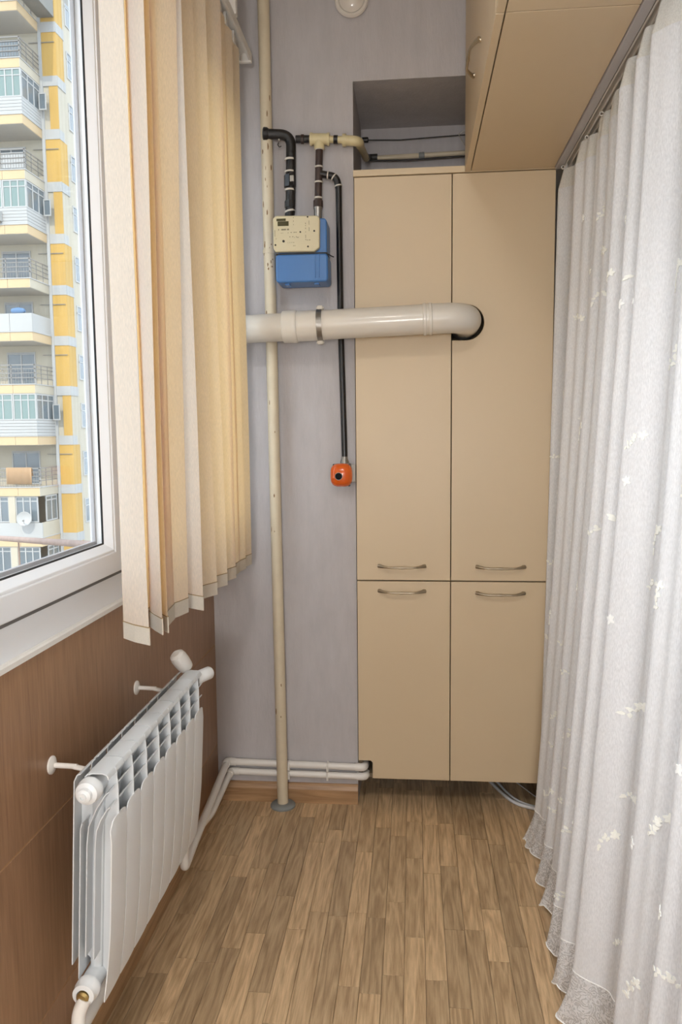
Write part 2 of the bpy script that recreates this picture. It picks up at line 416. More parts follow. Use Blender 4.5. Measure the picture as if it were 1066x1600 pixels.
# ------------------------------------------------------------------ windows of the balcony
def rect(y0, y1, z0, z1, x): return [(x, y0, z0), (x, y1, z0), (x, y1, z1), (x, y0, z1)]
def inset(r, d): y0, y1, z0, z1 = r; return (y0 + d, y1 - d, z0 + d, z1 - d)
def window_unit(n, y0, y1, sashed=True):
    root = struct(empty('window_%d' % n, (XL, (y0 + y1) / 2, SILL)))
    r = (y0, y1, SILL, WTOP)
    xi, xo = XL - .006, XL - .052
    MB().loft([rect(*r, xi), rect(*inset(r, .074), xi), rect(*inset(r, .074), xo), rect(*r, xo)]).build('frame', 'pvc', root, bevel=.002)
    a = inset(r, .0765 if sashed else .0745)
    xs = XL + .008 if sashed else XL - .006
    MB().loft([rect(*a, xs), rect(*inset(a, .052), xs), rect(*inset(a, .052), xs - .012), rect(*inset(a, .052), XL - .0475), rect(*a, XL - .0475)]).build('sash', 'pvc', root, bevel=.003)
    g = inset(a, .0515)
    MB().loft([rect(*g, xs - .003), rect(*inset(g, .006), xs - .003), rect(*inset(g, .021), xs - .022), rect(*inset(g, .021), XL - .0465), rect(*g, XL - .0465)]).build('glazing_bead', 'pvc', root, bevel=.001, seg=1)
    k = inset(g, .0205)
    MB().loft([rect(*k, xs - .0215), rect(*inset(k, .0035), xs - .0230), rect(*inset(k, .0035), xs - .0255), rect(*k, xs - .0265)]).build('gasket', 'gasket', root)
    p = inset(k, .001)
    MB().box((XL - .030, p[0], p[2]), (XL - .026, p[1], p[3])).build('pane', 'glass', root)
    MB().box((XL - .044, p[0], p[2]), (XL - .040, p[1], p[3])).build('pane', 'glass', root)
    if sashed:
        e = inset(r, .0655)
        MB().loft([rect(*e, xi + .0015), rect(*inset(e, .0115), xi + .0015), rect(*inset(e, .0115), xi - .003), rect(*e, xi - .003)]).build('seal', 'gasket_grey', root)
    # spacer bar between the two panes
    MB().loft([rect(*k, XL - .031), rect(*inset(k, .009), XL - .031), rect(*inset(k, .009), XL - .039), rect(*k, XL - .039)]).build('spacer', 'alu_grey', root)
    return root
window_unit(1, .85, 1.955)
window_unit(2, 1.957, WIN1)
window_unit(3, -.20, .848)
window_unit(4, WIN0, -.202)

# ------------------------------------------------------------------ tall cabinet
def handle(x0, x1, y, z, par, axis='x', drop=0.004):
    """bow handle with flat paddle ends and a small middle knuckle"""
    pts = []; rr = []
    n = 16
    for i in range(n + 1):
        t = i / n; s_ = math.sin(PI * t)
        e = abs(2 * t - 1)
        out = .004 + .022 * min(1, s_ * 1.5) ** 0.8
        pts.append((x0 + (x1 - x0) * t, -out, -drop * min(1, s_ * 1.4)))
        rr.append(.0036 + .0034 * max(0, e - .62) / .38 + (.0016 if abs(t - .5) < .04 else 0))
    if axis == 'x': P = [(p[0], y + p[1], z + p[2]) for p in pts]
    else: P = [(y + p[1], p[0], z + p[2]) for p in pts]
    m = MB().tube(P, rr, 10)
    for e in (x0 + .006, x1 - .006):
        if axis == 'x': m.lathe([(.0062, 0), (.0055, .006)], (e, y, z), (0, -1, 0), 12)
        else: m.lathe([(.0062, 0), (.0055, .006)], (y, e, z), (-1, 0, 0), 12)
    return m.build('handle', 'bronze', par, smooth=True)
CX0, CX1, CZ0, CZT = -.2035, .474, .105, 2.238
tc_ = tag(empty('tall_cabinet', ((CX0 + CX1) / 2, 2.97, 0)), 'tall beige two-column cabinet with four doors filling the recess', 'cabinet')
DY0, DY1 = 2.748, 2.766
t = .016
MB().box((CX0, DY1 + .002, .10), (CX0 + t, 3.17, CZT)).box((CX1 - t, DY1 + .002, .10), (CX1, 3.17, CZT)).box((CX0 + t, 3.165, .10), (CX1 - t, 3.17, CZT)).box((CX0 + t, DY1 + .002, .10), (CX1 - t, 3.165, .116)).box((CX0 + t, DY1 + .01, .834), (CX1 - t, 3.165, .85)).build('carcass', 'carcass', tc_)
MB().box((CX0 + .002, 2.985, .0), (CX1 - .002, 3.0, .10)).build('under_shade', 'black_plastic', tc_)  # black strip standing in for the deep shade under the cabinet
MB().box((CX0 - .002, DY0 - .004, CZT), (CX1 + .001, 3.178, CZT + .021)).build('top_panel', 'beige_edge', tc_, bevel=.0012)
SX = .1300
def door(poly): return MB().prism(poly, DY0, DY1, 'xz').build('door', 'beige_laminate', tc_, bevel=.0011)
ZM = .8415
d1 = door([(CX0 + .001, ZM + .0022), (SX - .0016, ZM + .0022), (SX - .0016, CZT - .003), (CX0 + .001, CZT - .003)])
cx, cz, cr_ = .180, 1.7420, .0605
notch = [(SX + .0016, cz - cr_ + .001)] + [(cx + cr_ * math.cos(a), cz + cr_ * math.sin(a)) for a in [(-90 + 180 * i / 16) * PI / 180 for i in range(17)]] + [(SX + .0016, cz + cr_ - .001)]
d2 = door([(CX1 - .001, ZM + .0022), (CX1 - .001, CZT - .003), (SX + .0016, CZT - .003)] + list(reversed(notch)) + [(SX + .0016, ZM + .0022)])
d3 = door([(CX0 + .001, ZM - .0022), (CX0 + .001, .172), (-.158, .172), (-.151, .165), (-.151, CZ0), (SX - .0016, CZ0), (SX - .0016, ZM - .0022)])
d4 = door([(SX + .0016, CZ0), (CX1 - .001, CZ0), (CX1 - .001, ZM - .0022), (SX + .0016, ZM - .0022)])
handle(-.125, .040, DY0, .896, d1); handle(.220, .388, DY0, .895, d2)
handle(-.125, .040, DY0, .806, d3); handle(.220, .388, DY0, .801, d4)

# ------------------------------------------------------------------ wall cabinets along the right wall
def wall_cabinet(y0, y1, label, hand):
    z0, z1, xf = CZT + .001, ZC - .01, .172
    r = tag(empty('wall_cabinet', (.33, (y0 + y1) / 2, z0)), label, 'cabinet', 'beige cabinets hung under the ceiling')
    xb = .4665
    MB().box((xf + .021, y0 + .001, z0), (xb, y1 - .001, z0 + .016)).build('bottom_panel', 'beige_laminate', r, bevel=.0008)
    MB().box((xf + .021, y0 + .001, z0 + .0165), (xb, y0 + .017, z1)).box((xf + .021, y1 - .017, z0 + .0165), (xb, y1 - .001, z1)).box((xb - .006, y0 + .017, z0 + .0165), (xb, y1 - .017, z1)).box((xf + .021, y0 + .017, z1 - .016), (xb - .006, y1 - .017, z1)).build('carcass', 'beige_edge', r)
    d = MB().box((xf, y0 + .0015, z0 - .001), (xf + .018, y1 - .0015, z1)).build('door', 'beige_laminate', r, bevel=.0011)
    handle(hand[0], hand[1], xf, z0 + .128, d, axis='y', drop=.002)
    return r
wall_cabinet(1.752, 2.744, 'beige wall cabinet beside the niche, its bow handle and full underside in view', (2.125, 2.335))
wall_cabinet(.75, 1.750, 'nearer beige wall cabinet, only a strip of its underside at the top edge', (1.15, 1.36))
# wire catch on the far edge of the wall cabinet
hk = MB().tube(bent([(.171, 2.748, 2.372), (.150, 2.750, 2.364), (.160, 2.752, 2.345), (.172, 2.750, 2.325)], .006), .0016, 8).build('wire_hook', 'steel', smooth=True, origin=(.171, 2.748, 2.35))
tag(hk, 'small bent wire hook at the far end of the wall cabinet', 'hook')

# ------------------------------------------------------------------ flue pipe
FY = 2.648
fp = tag(empty('flue_pipe', (-.25, FY, 1.73)), 'thick white flue pipe running across the wall into the tall cabinet', 'pipe')
def fz(x): return 1.722 + (x + .56) * .032
MB().tube([(XL + .001, FY, fz(XL)), (-.435, FY, fz(-.435))], .0465, 32).build('pipe', 'flue_darker', fp, smooth=True)
MB().lathe([(.047, 0), (.0525, .002), (.0535, .006), (.0535, .030), (.0545, .034), (.0545, .044), (.0525, .050), (.047, .052)], (-.440, FY, fz(-.44)), (1, 0, .032), 40).build('collar', 'flue_white', fp, smooth=True)
MB().tube([(-.392, FY, fz(-.392)), (-.300, FY, fz(-.3))], .0505, 32).build('sleeve', 'flue_white', fp, smooth=True)
cl = MB().ringtube((-.322, FY, fz(-.322)), (-.304, FY, fz(-.304)), .0502, .0530, 40).build('clamp', 'steel', fp, smooth=True)
for sgn in (1, -1):
    z = fz(-.313) + sgn * .057
    MB().box((-.322, FY - .008, z - .0065), (-.304, FY + .008, z + .0065)).tube([(-.326, FY, z), (-.300, FY, z)], .004, 10).build('clamp_screw', 'sealant', cl, bevel=.001)
MB().tube([(-.305, FY, fz(-.305)), (.045, FY, fz(.045))], .0490, 32).build('pipe', 'flue_white', fp, smooth=True)
MB().lathe([(.049, 0), (.0525, .002), (.0525, .010), (.0505, .012), (.0505, .019), (.0525, .021), (.0525, .029), (.0495, .031)], (.030, FY, fz(.03)), (1, 0, .032), 40).build('collar', 'flue_white', fp, smooth=True)
ez = fz(.1)
MB().tube([(.055, FY, fz(.055)), (.105, FY, ez)] + arc((.112, FY + .066, ez), .066, -PI / 2, 0, 14, (1, 0, 0), (0, 1, 0)) + [(.178, FY + .2, ez)], .0495, 32).build('elbow', 'flue_white', fp, smooth=True)

# ------------------------------------------------------------------ riser pipe
rp = tag(empty('riser_pipe', (-.485, 2.722, 0)), 'tall cream painted riser pipe with rust spots from floor to ceiling', 'pipe')
rx = lambda z: -.4820 - .0066 * z
MB().tube([(rx(0), 2.722, 0), (rx(1.4), 2.722, 1.4), (rx(ZC), 2.722, ZC)], .0200, 24).build('pipe', 'riser_paint', rp, smooth=True)
MB().lathe([(.022, 0), (.046, 0), (.046, .006), (.040, .012), (.034, .014), (.022, .014)], (rx(0), 2.722, 0), (0, 0, 1), 32).build('floor_collar', 'grey_plastic', rp, smooth=True)
MB().lathe([(.0215, 0), (.0225, .004), (.0225, .010), (.0215, .014)], (rx(1.99), 2.722, 1.985), (0, 0, 1), 24).build('weld_seam', 'riser_paint', rp, smooth=True)
random.seed(3)
for i in range(34):
    z = random.choice([random.uniform(1.92, 2.03), random.uniform(2.1, 2.5), random.uniform(.3, 2.6)]); a = random.uniform(-2.5, -.6); h = random.uniform(.003, .012); r = .0201; wd = random.uniform(.05, .14)
    m = MB(); c = []
    for k in range(8):
        tt = 2 * PI * k / 8; aa = a + wd * math.cos(tt) * random.uniform(.6, 1.2); zz = z + h * math.sin(tt) * random.uniform(.6, 1.2)
        c.append((aa, zz))
    vs = [(rx(zz) + math.cos(aa) * (r + .0006), 2.722 + math.sin(aa) * (r + .0006), zz) for aa, zz in c] + [(rx(zz) + math.cos(aa) * (r - .001), 2.722 + math.sin(aa) * (r - .001), zz) for aa, zz in c]
    m.add(vs, [tuple(range(8))] + [(k, (k + 1) % 8, 8 + (k + 1) % 8, 8 + k) for k in range(8)])
    m.build('rust_spot', 'rust', rp)

# ------------------------------------------------------------------ gas pipes
def ring(par, a, d, r, h=.005, m='sealant', name='sealant_ring'):
    a = Vector(a); d = Vector(d).normalized()
    MB().ringtube(a - d * h / 2, a + d * h / 2, r - .002, r + .0015, 16).build(name, m, par, smooth=True)
GY = 2.715
gi = tag(empty('gas_inlet_pipe', (-.42, GY, 2.1)), 'black tarred gas pipe bending from the riser down to the meter', 'pipe')
MB().tube(bent([(-.496, GY - .008, 2.376), (-.412, GY, 2.372), (-.418, GY, 2.12), (-.430, GY - .005, 2.064)], .038, 8), .0168, 18).build('pipe', 'black_tape', gi, smooth=True)
MB().lathe([(.016, 0), (.021, .003), (.021, .014), (.017, .02)], (-.507, GY - .012, 2.376), (1, 0.1, -.05), 18).build('flange', 'black_tape', gi, smooth=True)
vb = MB().lathe([(.0172, 0), (.0205, .002), (.0205, .040), (.0172, .042)], (-.4185, GY, 2.200), (0, 0, 1), 8).build('shut_off_body', 'black_plastic', gi)
MB().box((-.415, GY - .024, 2.214), (-.402, GY - .016, 2.234)).build('lever', 'steel', vb, bevel=.001)
ring(gi, (-.452, GY, 2.374), (1, 0, -.05), .0170, .005)
ring(gi, (-.4165, GY, 2.292), (0, 0, 1), .0172, .006); ring(gi, (-.4175, GY, 2.252), (0, 0, 1), .0172, .005); ring(gi, (-.4185, GY, 2.192), (0, 0, 1), .0172, .006); ring(gi, (-.420, GY, 2.122), (-.2, 0, 1), .0172, .006)
MB().lathe([(.0158, 0), (.0185, .003), (.0185, .024), (.0158, .027)], (-.4195, GY, 2.132), (0, 0, 1), 8).build('union_nut', 'black_tape', gi)
MB().tube(bent([(-.462, 2.752, 2.362), (-.462, 2.735, 2.350), (-.456, 2.733, 2.340), (-.450, 2.735, 2.345)], .004), .0016, 6).build('wire_tail', 'cable_dark', gi, smooth=True)

OY = 2.727
go = tag(empty('gas_outlet_pipe', (-.32, OY, 2.1)), 'gas pipe with cream tee and elbow leading from meter into the niche', 'pipe')
MB().tube([(-.398, OY, 2.362), (-.34, OY, 2.360)], .0125, 16).build('pipe_stub', 'black_tape', go, smooth=True)
MB().lathe([(.0125, 0), (.016, .002), (.016, .010), (.0125, .012)], (-.381, OY, 2.3615), (1, 0, -.03), 8).build('union_nut', 'pipe_brown', go)
tee = MB().tube([(-.347, OY, 2.360), (-.283, OY, 2.357)], .0185, 20).tube([(-.317, OY, 2.358), (-.318, OY, 2.325)], .0175, 20)
tee = tee.build('tee', 'brass_paint', go, smooth=True)
for xx in (-.345, -.287): ring(tee, (xx, OY, 2.360 - (xx + .345) * .05), (1, 0, -.05), .019, .008, 'brass_paint', 'tee_rim')
MB().tube([(-.284, OY, 2.357), (-.225, OY, 2.352)], .0115, 16).build('pipe', 'brass_paint', go, smooth=True)
ring(go, (-.262, OY, 2.355), (1, 0, -.05), .0125, .014, 'black_tape', 'tape_band')
el = MB().tube(bent([(-.236, OY, 2.352), (-.186, OY, 2.347), (-.182, OY + .09, 2.358), (-.177, OY + .30, 2.392)], .030, 8), [.0165] * 9 + [.0165, .015, .0135] + [.0125] * 8, 18).build('elbow', 'brass_paint', go, smooth=True)
ring(el, (-.233, OY, 2.352), (1, 0, -.05), .0185, .012, 'brass_paint', 'elbow_rim'); 
MB().tube([(-.318, OY, 2.326), (-.322, OY, 2.22), (-.325, OY, 2.125)], .0125, 16).build('drop_pipe', 'pipe_brown', go, smooth=True)
ring(go, (-.318, OY, 2.326), (0, 0, 1), .014, .006); ring(go, (-.3205, OY, 2.268), (0, 0, 1), .0130, .005); ring(go, (-.322, OY, 2.218), (0, 0, 1), .0130, .005); ring(go, (-.324, OY, 2.166), (0, 0, 1), .0130, .006)
MB().lathe([(.0125, 0), (.0165, .002), (.0165, .026), (.0125, .028)], (-.3245, OY, 2.132), (0, 0, 1), 8).build('union_nut', 'pipe_brown', go)
MB().lathe([(.014, 0), (.0150, .002), (.0135, .026), (.0135, .064), (.0160, .068), (.0160, .072)], (-.325, OY - .004, 2.062), (0, 0, 1), 18).build('coupling', 'steel', go, smooth=True)

gl = tag(empty('gas_hose', (-.248, 2.737, 1.28)), 'black gas hose dropping beside the cabinet to the orange valve', 'hose')
MB().tube(bent([(-.319, OY, 2.246), (-.300, OY + .002, 2.243), (-.262, 2.732, 2.236), (-.2545, 2.735, 2.20)], .024, 8), [.0125] * 3 + [.0115] * 17 if False else .0118, 16).build('branch_bend', 'black_tape', gl, smooth=True)
for pp, dd in (((-.290, 2.7295, 2.2415), (1, 0, -.15)), ((-.270, 2.731, 2.234), (1, 0, -.8)), ((-.2555, 2.735, 2.206), (.2, 0, -1))): ring(gl, pp, dd, .012, .004)
MB().tube([(-.2545, 2.735, 2.204), (-.2535, 2.739, 1.95), (-.252, 2.740, 1.72), (-.247, 2.740, 1.5), (-.2425, 2.736, 1.284)], .0106, 16).build('hose', 'black_plastic', gl, smooth=True)

# orange shut-off valve
sv = tag(empty('gas_valve', (-.25, 2.72, 1.22)), 'round orange gas valve with black centre at the end of the hose', 'valve')
MB().box((-.281, 2.722, 1.190), (-.219, 2.752, 1.262)).build('mount_plate', 'valve_grey', sv, bevel=.003)
MB().box((-.222, 2.742, 1.196), (-.205, 2.7475, 1.258)).build('side_bracket', 'valve_grey', sv, bevel=.001)
MB().lathe([(.016, 0), (.015, .008), (.011, .018), (.0115, .024)], (-.243, 2.736, 1.262), (0, 0, 1), 16).build('hose_nut', 'steel', sv, smooth=True)
dome = MB(); loops = []
for r, h in ((.0, .044), (.008, .0437), (.016, .0425), (.024, .0395), (.031, .034), (.0365, .025), (.0385, .014), (.0385, .0), ):
    L_ = []
    for k in range(32):
        a = 2 * PI * k / 32; e = 3.2
        rr = max(r, .0004) / (abs(math.cos(a)) ** e + abs(math.sin(a)) ** e) ** (1 / e) * (1 if r > .02 else .96)
        L_.append((-.2525 + rr * math.cos(a), 2.724 - h, 1.222 + rr * math.sin(a) * 1.06))
    loops.append(L_)
dome.loft(loops, closed=False)
dm = dome.build('cap', 'orange', sv, smooth=True, angle=60)
MB().lathe([(.0125, 0), (.0125, .004), (.0105, .005), (.010, .002), (.003, .0015)], (-.259, 2.6815, 1.2195), (0, -1, 0), 24).build('centre_knob', 'matt_black', dm, smooth=True)
MB().ringtube((-.259, 2.682, 1.2195), (-.259, 2.677, 1.2195), .0122, .0134, 24).build('knob_ring', 'valve_grey', dm, smooth=True)
for sx, sz in ((-.279, 1.257), (-.224, 1.257), (-.226, 1.186)):
    MB().lathe([(.0045, 0), (.0045, .006), (.003, .008)], (sx, 2.722, sz), (0, -1, 0), 8).build('screw', 'black_plastic', sv)

# gas meter
gm = tag(empty('gas_meter', (-.375, 2.70, 1.87)), 'blue gas meter with cream face plate hanging on the back wall', 'meter')
def rrect(x0, x1, z0, z1, r, n=5, cut=None):
    o = []
    for (cx_, cz_, a0) in ((x1 - r, z0 + r, -90), (x1 - r, z1 - r, 0), (x0 + r, z1 - r, 90), (x0 + r, z0 + r, 180)):
        for k in range(n + 1):
            a = math.radians(a0 + 90 * k / n); o.append((cx_ + r * math.cos(a), cz_ + r * math.sin(a)))
    return o
MB().prism(rrect(-.452, -.288, 1.960, 2.080, .012), 2.652, 2.752, 'xz').build('upper_housing', 'meter_blue', gm, bevel=.004, smooth=True)
lo = MB().prism(rrect(-.460, -.284, 1.872, 1.964, .012), 2.640, 2.748, 'xz').build('lower_housing', 'meter_blue', gm, bevel=.006, seg=3, smooth=True)
for xx in (-.327, -.314): MB().box((xx - .0022, 2.6375, 1.884), (xx + .0022, 2.642, 1.960)).build('rib', 'meter_blue', lo, bevel=.001)
MB().box((-.458, 2.641, 1.9625), (-.286, 2.70, 1.9665)).build('seam_groove', 'ink', lo)
for xx in (-.425, -.325): MB().box((xx - .008, 2.66, 1.866), (xx + .008, 2.70, 1.874)).build('tab', 'meter_blue', lo, bevel=.001)
fa = MB().prism([(-.4650, 1.982), (-.4590, 1.9705), (-.328, 1.9685), (-.3105, 1.981), (-.3085, 2.074), (-.3160, 2.0830), (-.455, 2.087), (-.4650, 2.078)], 2.630, 2.653, 'xz').build('face_plate', 'meter_face', gm, bevel=.004, seg=3, smooth=True)
FYY = 2.6292
MB().box((-.4525, FYY, 2.0685), (-.4215, FYY + .002, 2.0765)).box((-.449, FYY, 2.0525), (-.4120, FYY + .002, 2.0675)).build('counter_window', 'meter_glass', fa)
random.seed(5)
pr = MB()
for (a, b_, z, hgt, den) in ((-.447, -.414, 2.041, .0045, .75), (-.438, -.414, 2.030, .0014, .6), (-.406, -.386, 2.031, .0020, .6), (-.410, -.380, 2.017, .0020, .6), (-.396, -.378, 2.0145, .0018, .6), (-.416, -.394, 1.9985, .0014, .5), (-.404, -.388, 1.988, .0026, .6), (-.352, -.340, 2.005, .002, .7), (-.462, -.455, 2.012, .002, .6)):
    xx = a
    while xx < b_:
        wd = random.uniform(.0012, .003)
        if random.random() < den: pr.box((xx, FYY, z - hgt / 2), (xx + wd, FYY + .002, z + hgt / 2))
        xx += wd + .0008
for (xx, z0, z1) in ((-.397, 2.055, 2.078), (-.3565, 2.005, 2.060), (-.345, 2.03, 2.065), (-.4595, 2.020, 2.040)):
    z = z0
    while z < z1:
        hh = random.uniform(.0015, .0035)
        if random.random() < .7: pr.box((xx, FYY, z), (xx + .0018, FYY + .002, z + hh))
        z += hh + .0012
pr.build('printed_text', 'ink_grey', fa)['kind'] = 'stuff'
for (xx, zz, r) in ((-.4300, 2.0035, .0042), (-.3735, 2.0315, .0028), (-.3270, 2.0335, .0030), (-.3485, 1.9840, .0030), (-.3485, 2.079, .0026), (-.4575, 1.992, .0030)):
    MB().lathe([(r, 0), (r, .0016), (r * .5, .0016)], (xx, FYY + .0012, zz), (0, -1, 0), 10).build('screw', 'ink', fa)
MB().lathe([(.006, 0), (.006, .010), (.008, .012), (.008, .018)], (-.372, 2.67, 2.066), (0, 0, 1), 12).build('plug', 'cable_dark', gm, smooth=True)
MB().tube(bent([(-.285, 2.66, 1.965), (-.275, 2.66, 1.958), (-.266, 2.664, 1.955)], .005), .002, 6).build('seal_wire', 'cable_dark', gm, smooth=True)
MB().tube(bent([(-.458, 2.70, 1.965), (-.471, 2.72, 1.955), (-.468, 2.73, 1.90), (-.460, 2.74, 1.89)], .008), .0018, 6).build('cable', 'cable_dark', gm, smooth=True)

# round fitting high on the back wall
ft = tag(empty('wall_fitting', (-.207, YB, 2.815)), 'round white glossy fitting high on the wall above the niche', 'fitting')
MB().lathe([(.052, 0), (.0565, .003), (.0575, .010), (.054, .016), (.046, .016), (.041, .010), (.038, .010)], (-.207, YB, 2.815), (0, -1, 0), 40).build('rim', 'fitting_white', ft, smooth=True)
MB().lathe([(.041, 0), (.041, .010), (.034, .018), (.020, .024), (.006, .026)], (-.207, YB - .001, 2.815), (0, -1, 0), 40).build('lens', 'fitting_white', ft, smooth=True)
MB().lathe([(.006, 0), (.006, .006), (.003, .007)], (-.210, YB - .026, 2.814), (0, -1, 0), 12).build('centre_screw', 'valve_grey', ft, smooth=True)

# cables and pipe in the niche
ca = MB().tube([(-.196, 3.17, 2.510), (-.05, 3.172, 2.505), (.172, 3.17, 2.512), (.30, 3.17, 2.514)], .0022, 8).build('niche_cable', 'cable_dark', smooth=True, origin=(-.19, 3.17, 2.51))
tag(ca, 'thin dark cable stretched along the upper back of the niche', 'cable')
cb = empty('niche_pipe', (-.17, 3.15, 2.35)); tag(cb, 'grey pipe running through the niche behind the cream elbow', 'pipe')
MB().tube([(-.168, 3.150, 2.432), (.30, 3.150, 2.440)], .0095, 12).build('pipe', 'riser_paint', cb, smooth=True)
MB().tube(bent([(-.177, 3.00, 2.388), (-.176, 3.150, 2.436), (-.14, 3.150, 2.436)], .02), .013, 12).build('elbow', 'cable_dark', cb, smooth=True)
MB().lathe([(.010, 0), (.012, .002), (.012, .02), (.010, .022)], (.02, 3.15, 2.4355), (1, 0, .02), 10).build('joint', 'grey_plastic', cb, smooth=True)
cc = MB().tube([(-.168, 3.146, 2.424), (-.02, 3.145, 2.419), (.12, 3.146, 2.424), (.3, 3.146, 2.428)], .0028, 8).build('niche_cable', 'cable_dark', smooth=True, origin=(-.168, 3.146, 2.42))
tag(cc, 'thin dark cable sagging just below the grey niche pipe', 'cable')
kp = MB().lathe([(.030, 0), (.031, .03), (.031, .075), (.026, .086), (.012, .092)], (.052, 3.05, CZT + .021), (0, 0, 1), 20).build('pipe_cap', 'beige_edge', smooth=True, origin=(.052, 3.05, CZT + .021))
tag(kp, 'small cream cap standing on top of the tall cabinet', 'cap')
pt = MB().lathe([(.010, 0), (.010, .022), (.006, .024)], (-.200, 3.17, 2.510), (1, 0, 0), 10).build('cable_gland', 'cable_dark', smooth=True, origin=(-.2, 3.17, 2.51))
tag(pt, 'black plug where the thin cable enters the niche side', 'gland')

# ------------------------------------------------------------------ heating pipes
def hpipe(name_label, pts, r, clips, ends):
    root = tag(empty('heating_pipe', pts[0]), name_label, 'pipe', 'white heating pipes along the floor')
    MB().tube(bent(pts, .018, 6), r, 16).build('pipe', 'pipe_white', root, smooth=True)
    for e in ends: 
        i = e; P = [Vector(q_) for q_ in pts]
        a = P[i] + (P[i - 1] - P[i]).normalized() * .032; c = P[i] + (P[i + 1] - P[i]).normalized() * .032
        MB().tube(bent([a, P[i], c], .022, 8), r * 1.16, 18).build('elbow', 'pipe_white', root, smooth=True)
    for c in clips:
        MB().box((c - .004, 2.7545 - r - .003, pts[-2][2] - r - .003), (c + .004, YB, pts[-2][2] + r + .003)).build('clip', 'pipe_white', root, bevel=.002)
    return root
hpipe('upper white heating pipe along the skirting from radiator to cabinet', [(-.645, 2.035, .690), (-.645, 2.035, .150), (-.655, 2.16, .150), (-.696, 2.7545, .151), (-.182, 2.7545, .143), (-.180, 2.79, .143)], .0128, (-.318, -.462), (3, 4))
hpipe('lower white heating pipe along the skirting below its twin', [(-.640, 1.255, .112), (-.703, 1.40, .112), (-.703, 2.22, .112), (-.672, 2.43, .113), (-.683, 2.7545, .114), (-.178, 2.7545, .108), (-.176, 2.79, .108)], .0125, (-.318, -.462), (4, 5))

# ------------------------------------------------------------------ radiator (8 sections, leaning slightly to the wall at the foot)
RY0, PITCH, NS = 1.339, .080, 8
def lean(z): return (z - .70) * .055      # x shift that grows towards the foot
rd = tag(empty('radiator', (-.60, 1.66, .28)), 'white aluminium panel radiator of eight sections below the window', 'radiator')
def rp_(x, y, z): return (x + lean(z), y, z)
def sheet(m, prof, y0, y1, th):
    """bent sheet: profile of (x, z) swept along y with thickness"""
    n = len(prof); L0 = []
    nr = []
    for i in range(n):
        a = Vector(prof[max(i - 1, 0)]); b_ = Vector(prof[min(i + 1, n - 1)]); d = (b_ - a).normalized(); nr.append(Vector((-d.y, d.x)))
    front = [Vector(p) + nr[i] * th / 2 for i, p in enumerate(prof)]; back = [Vector(p) - nr[i] * th / 2 for i, p in enumerate(prof)]
    lp = front + back[::-1]
    vs = [rp_(p.x, y0, p.y) for p in lp] + [rp_(p.x, y1, p.y) for p in lp]; k = len(lp)
    fs = [(i, (i + 1) % k, k + (i + 1) % k, k + i) for i in range(k)]
    fs += [(i, i + 1, k - 2 - i, k - 1 - i) for i in range(n - 1)] + [(k + i, k + k - 1 - i, k + k - 2 - i, k + i + 1) for i in range(n - 1)]
    m.add(vs, fs)
sec_body = sec_panel = None
g = .0008
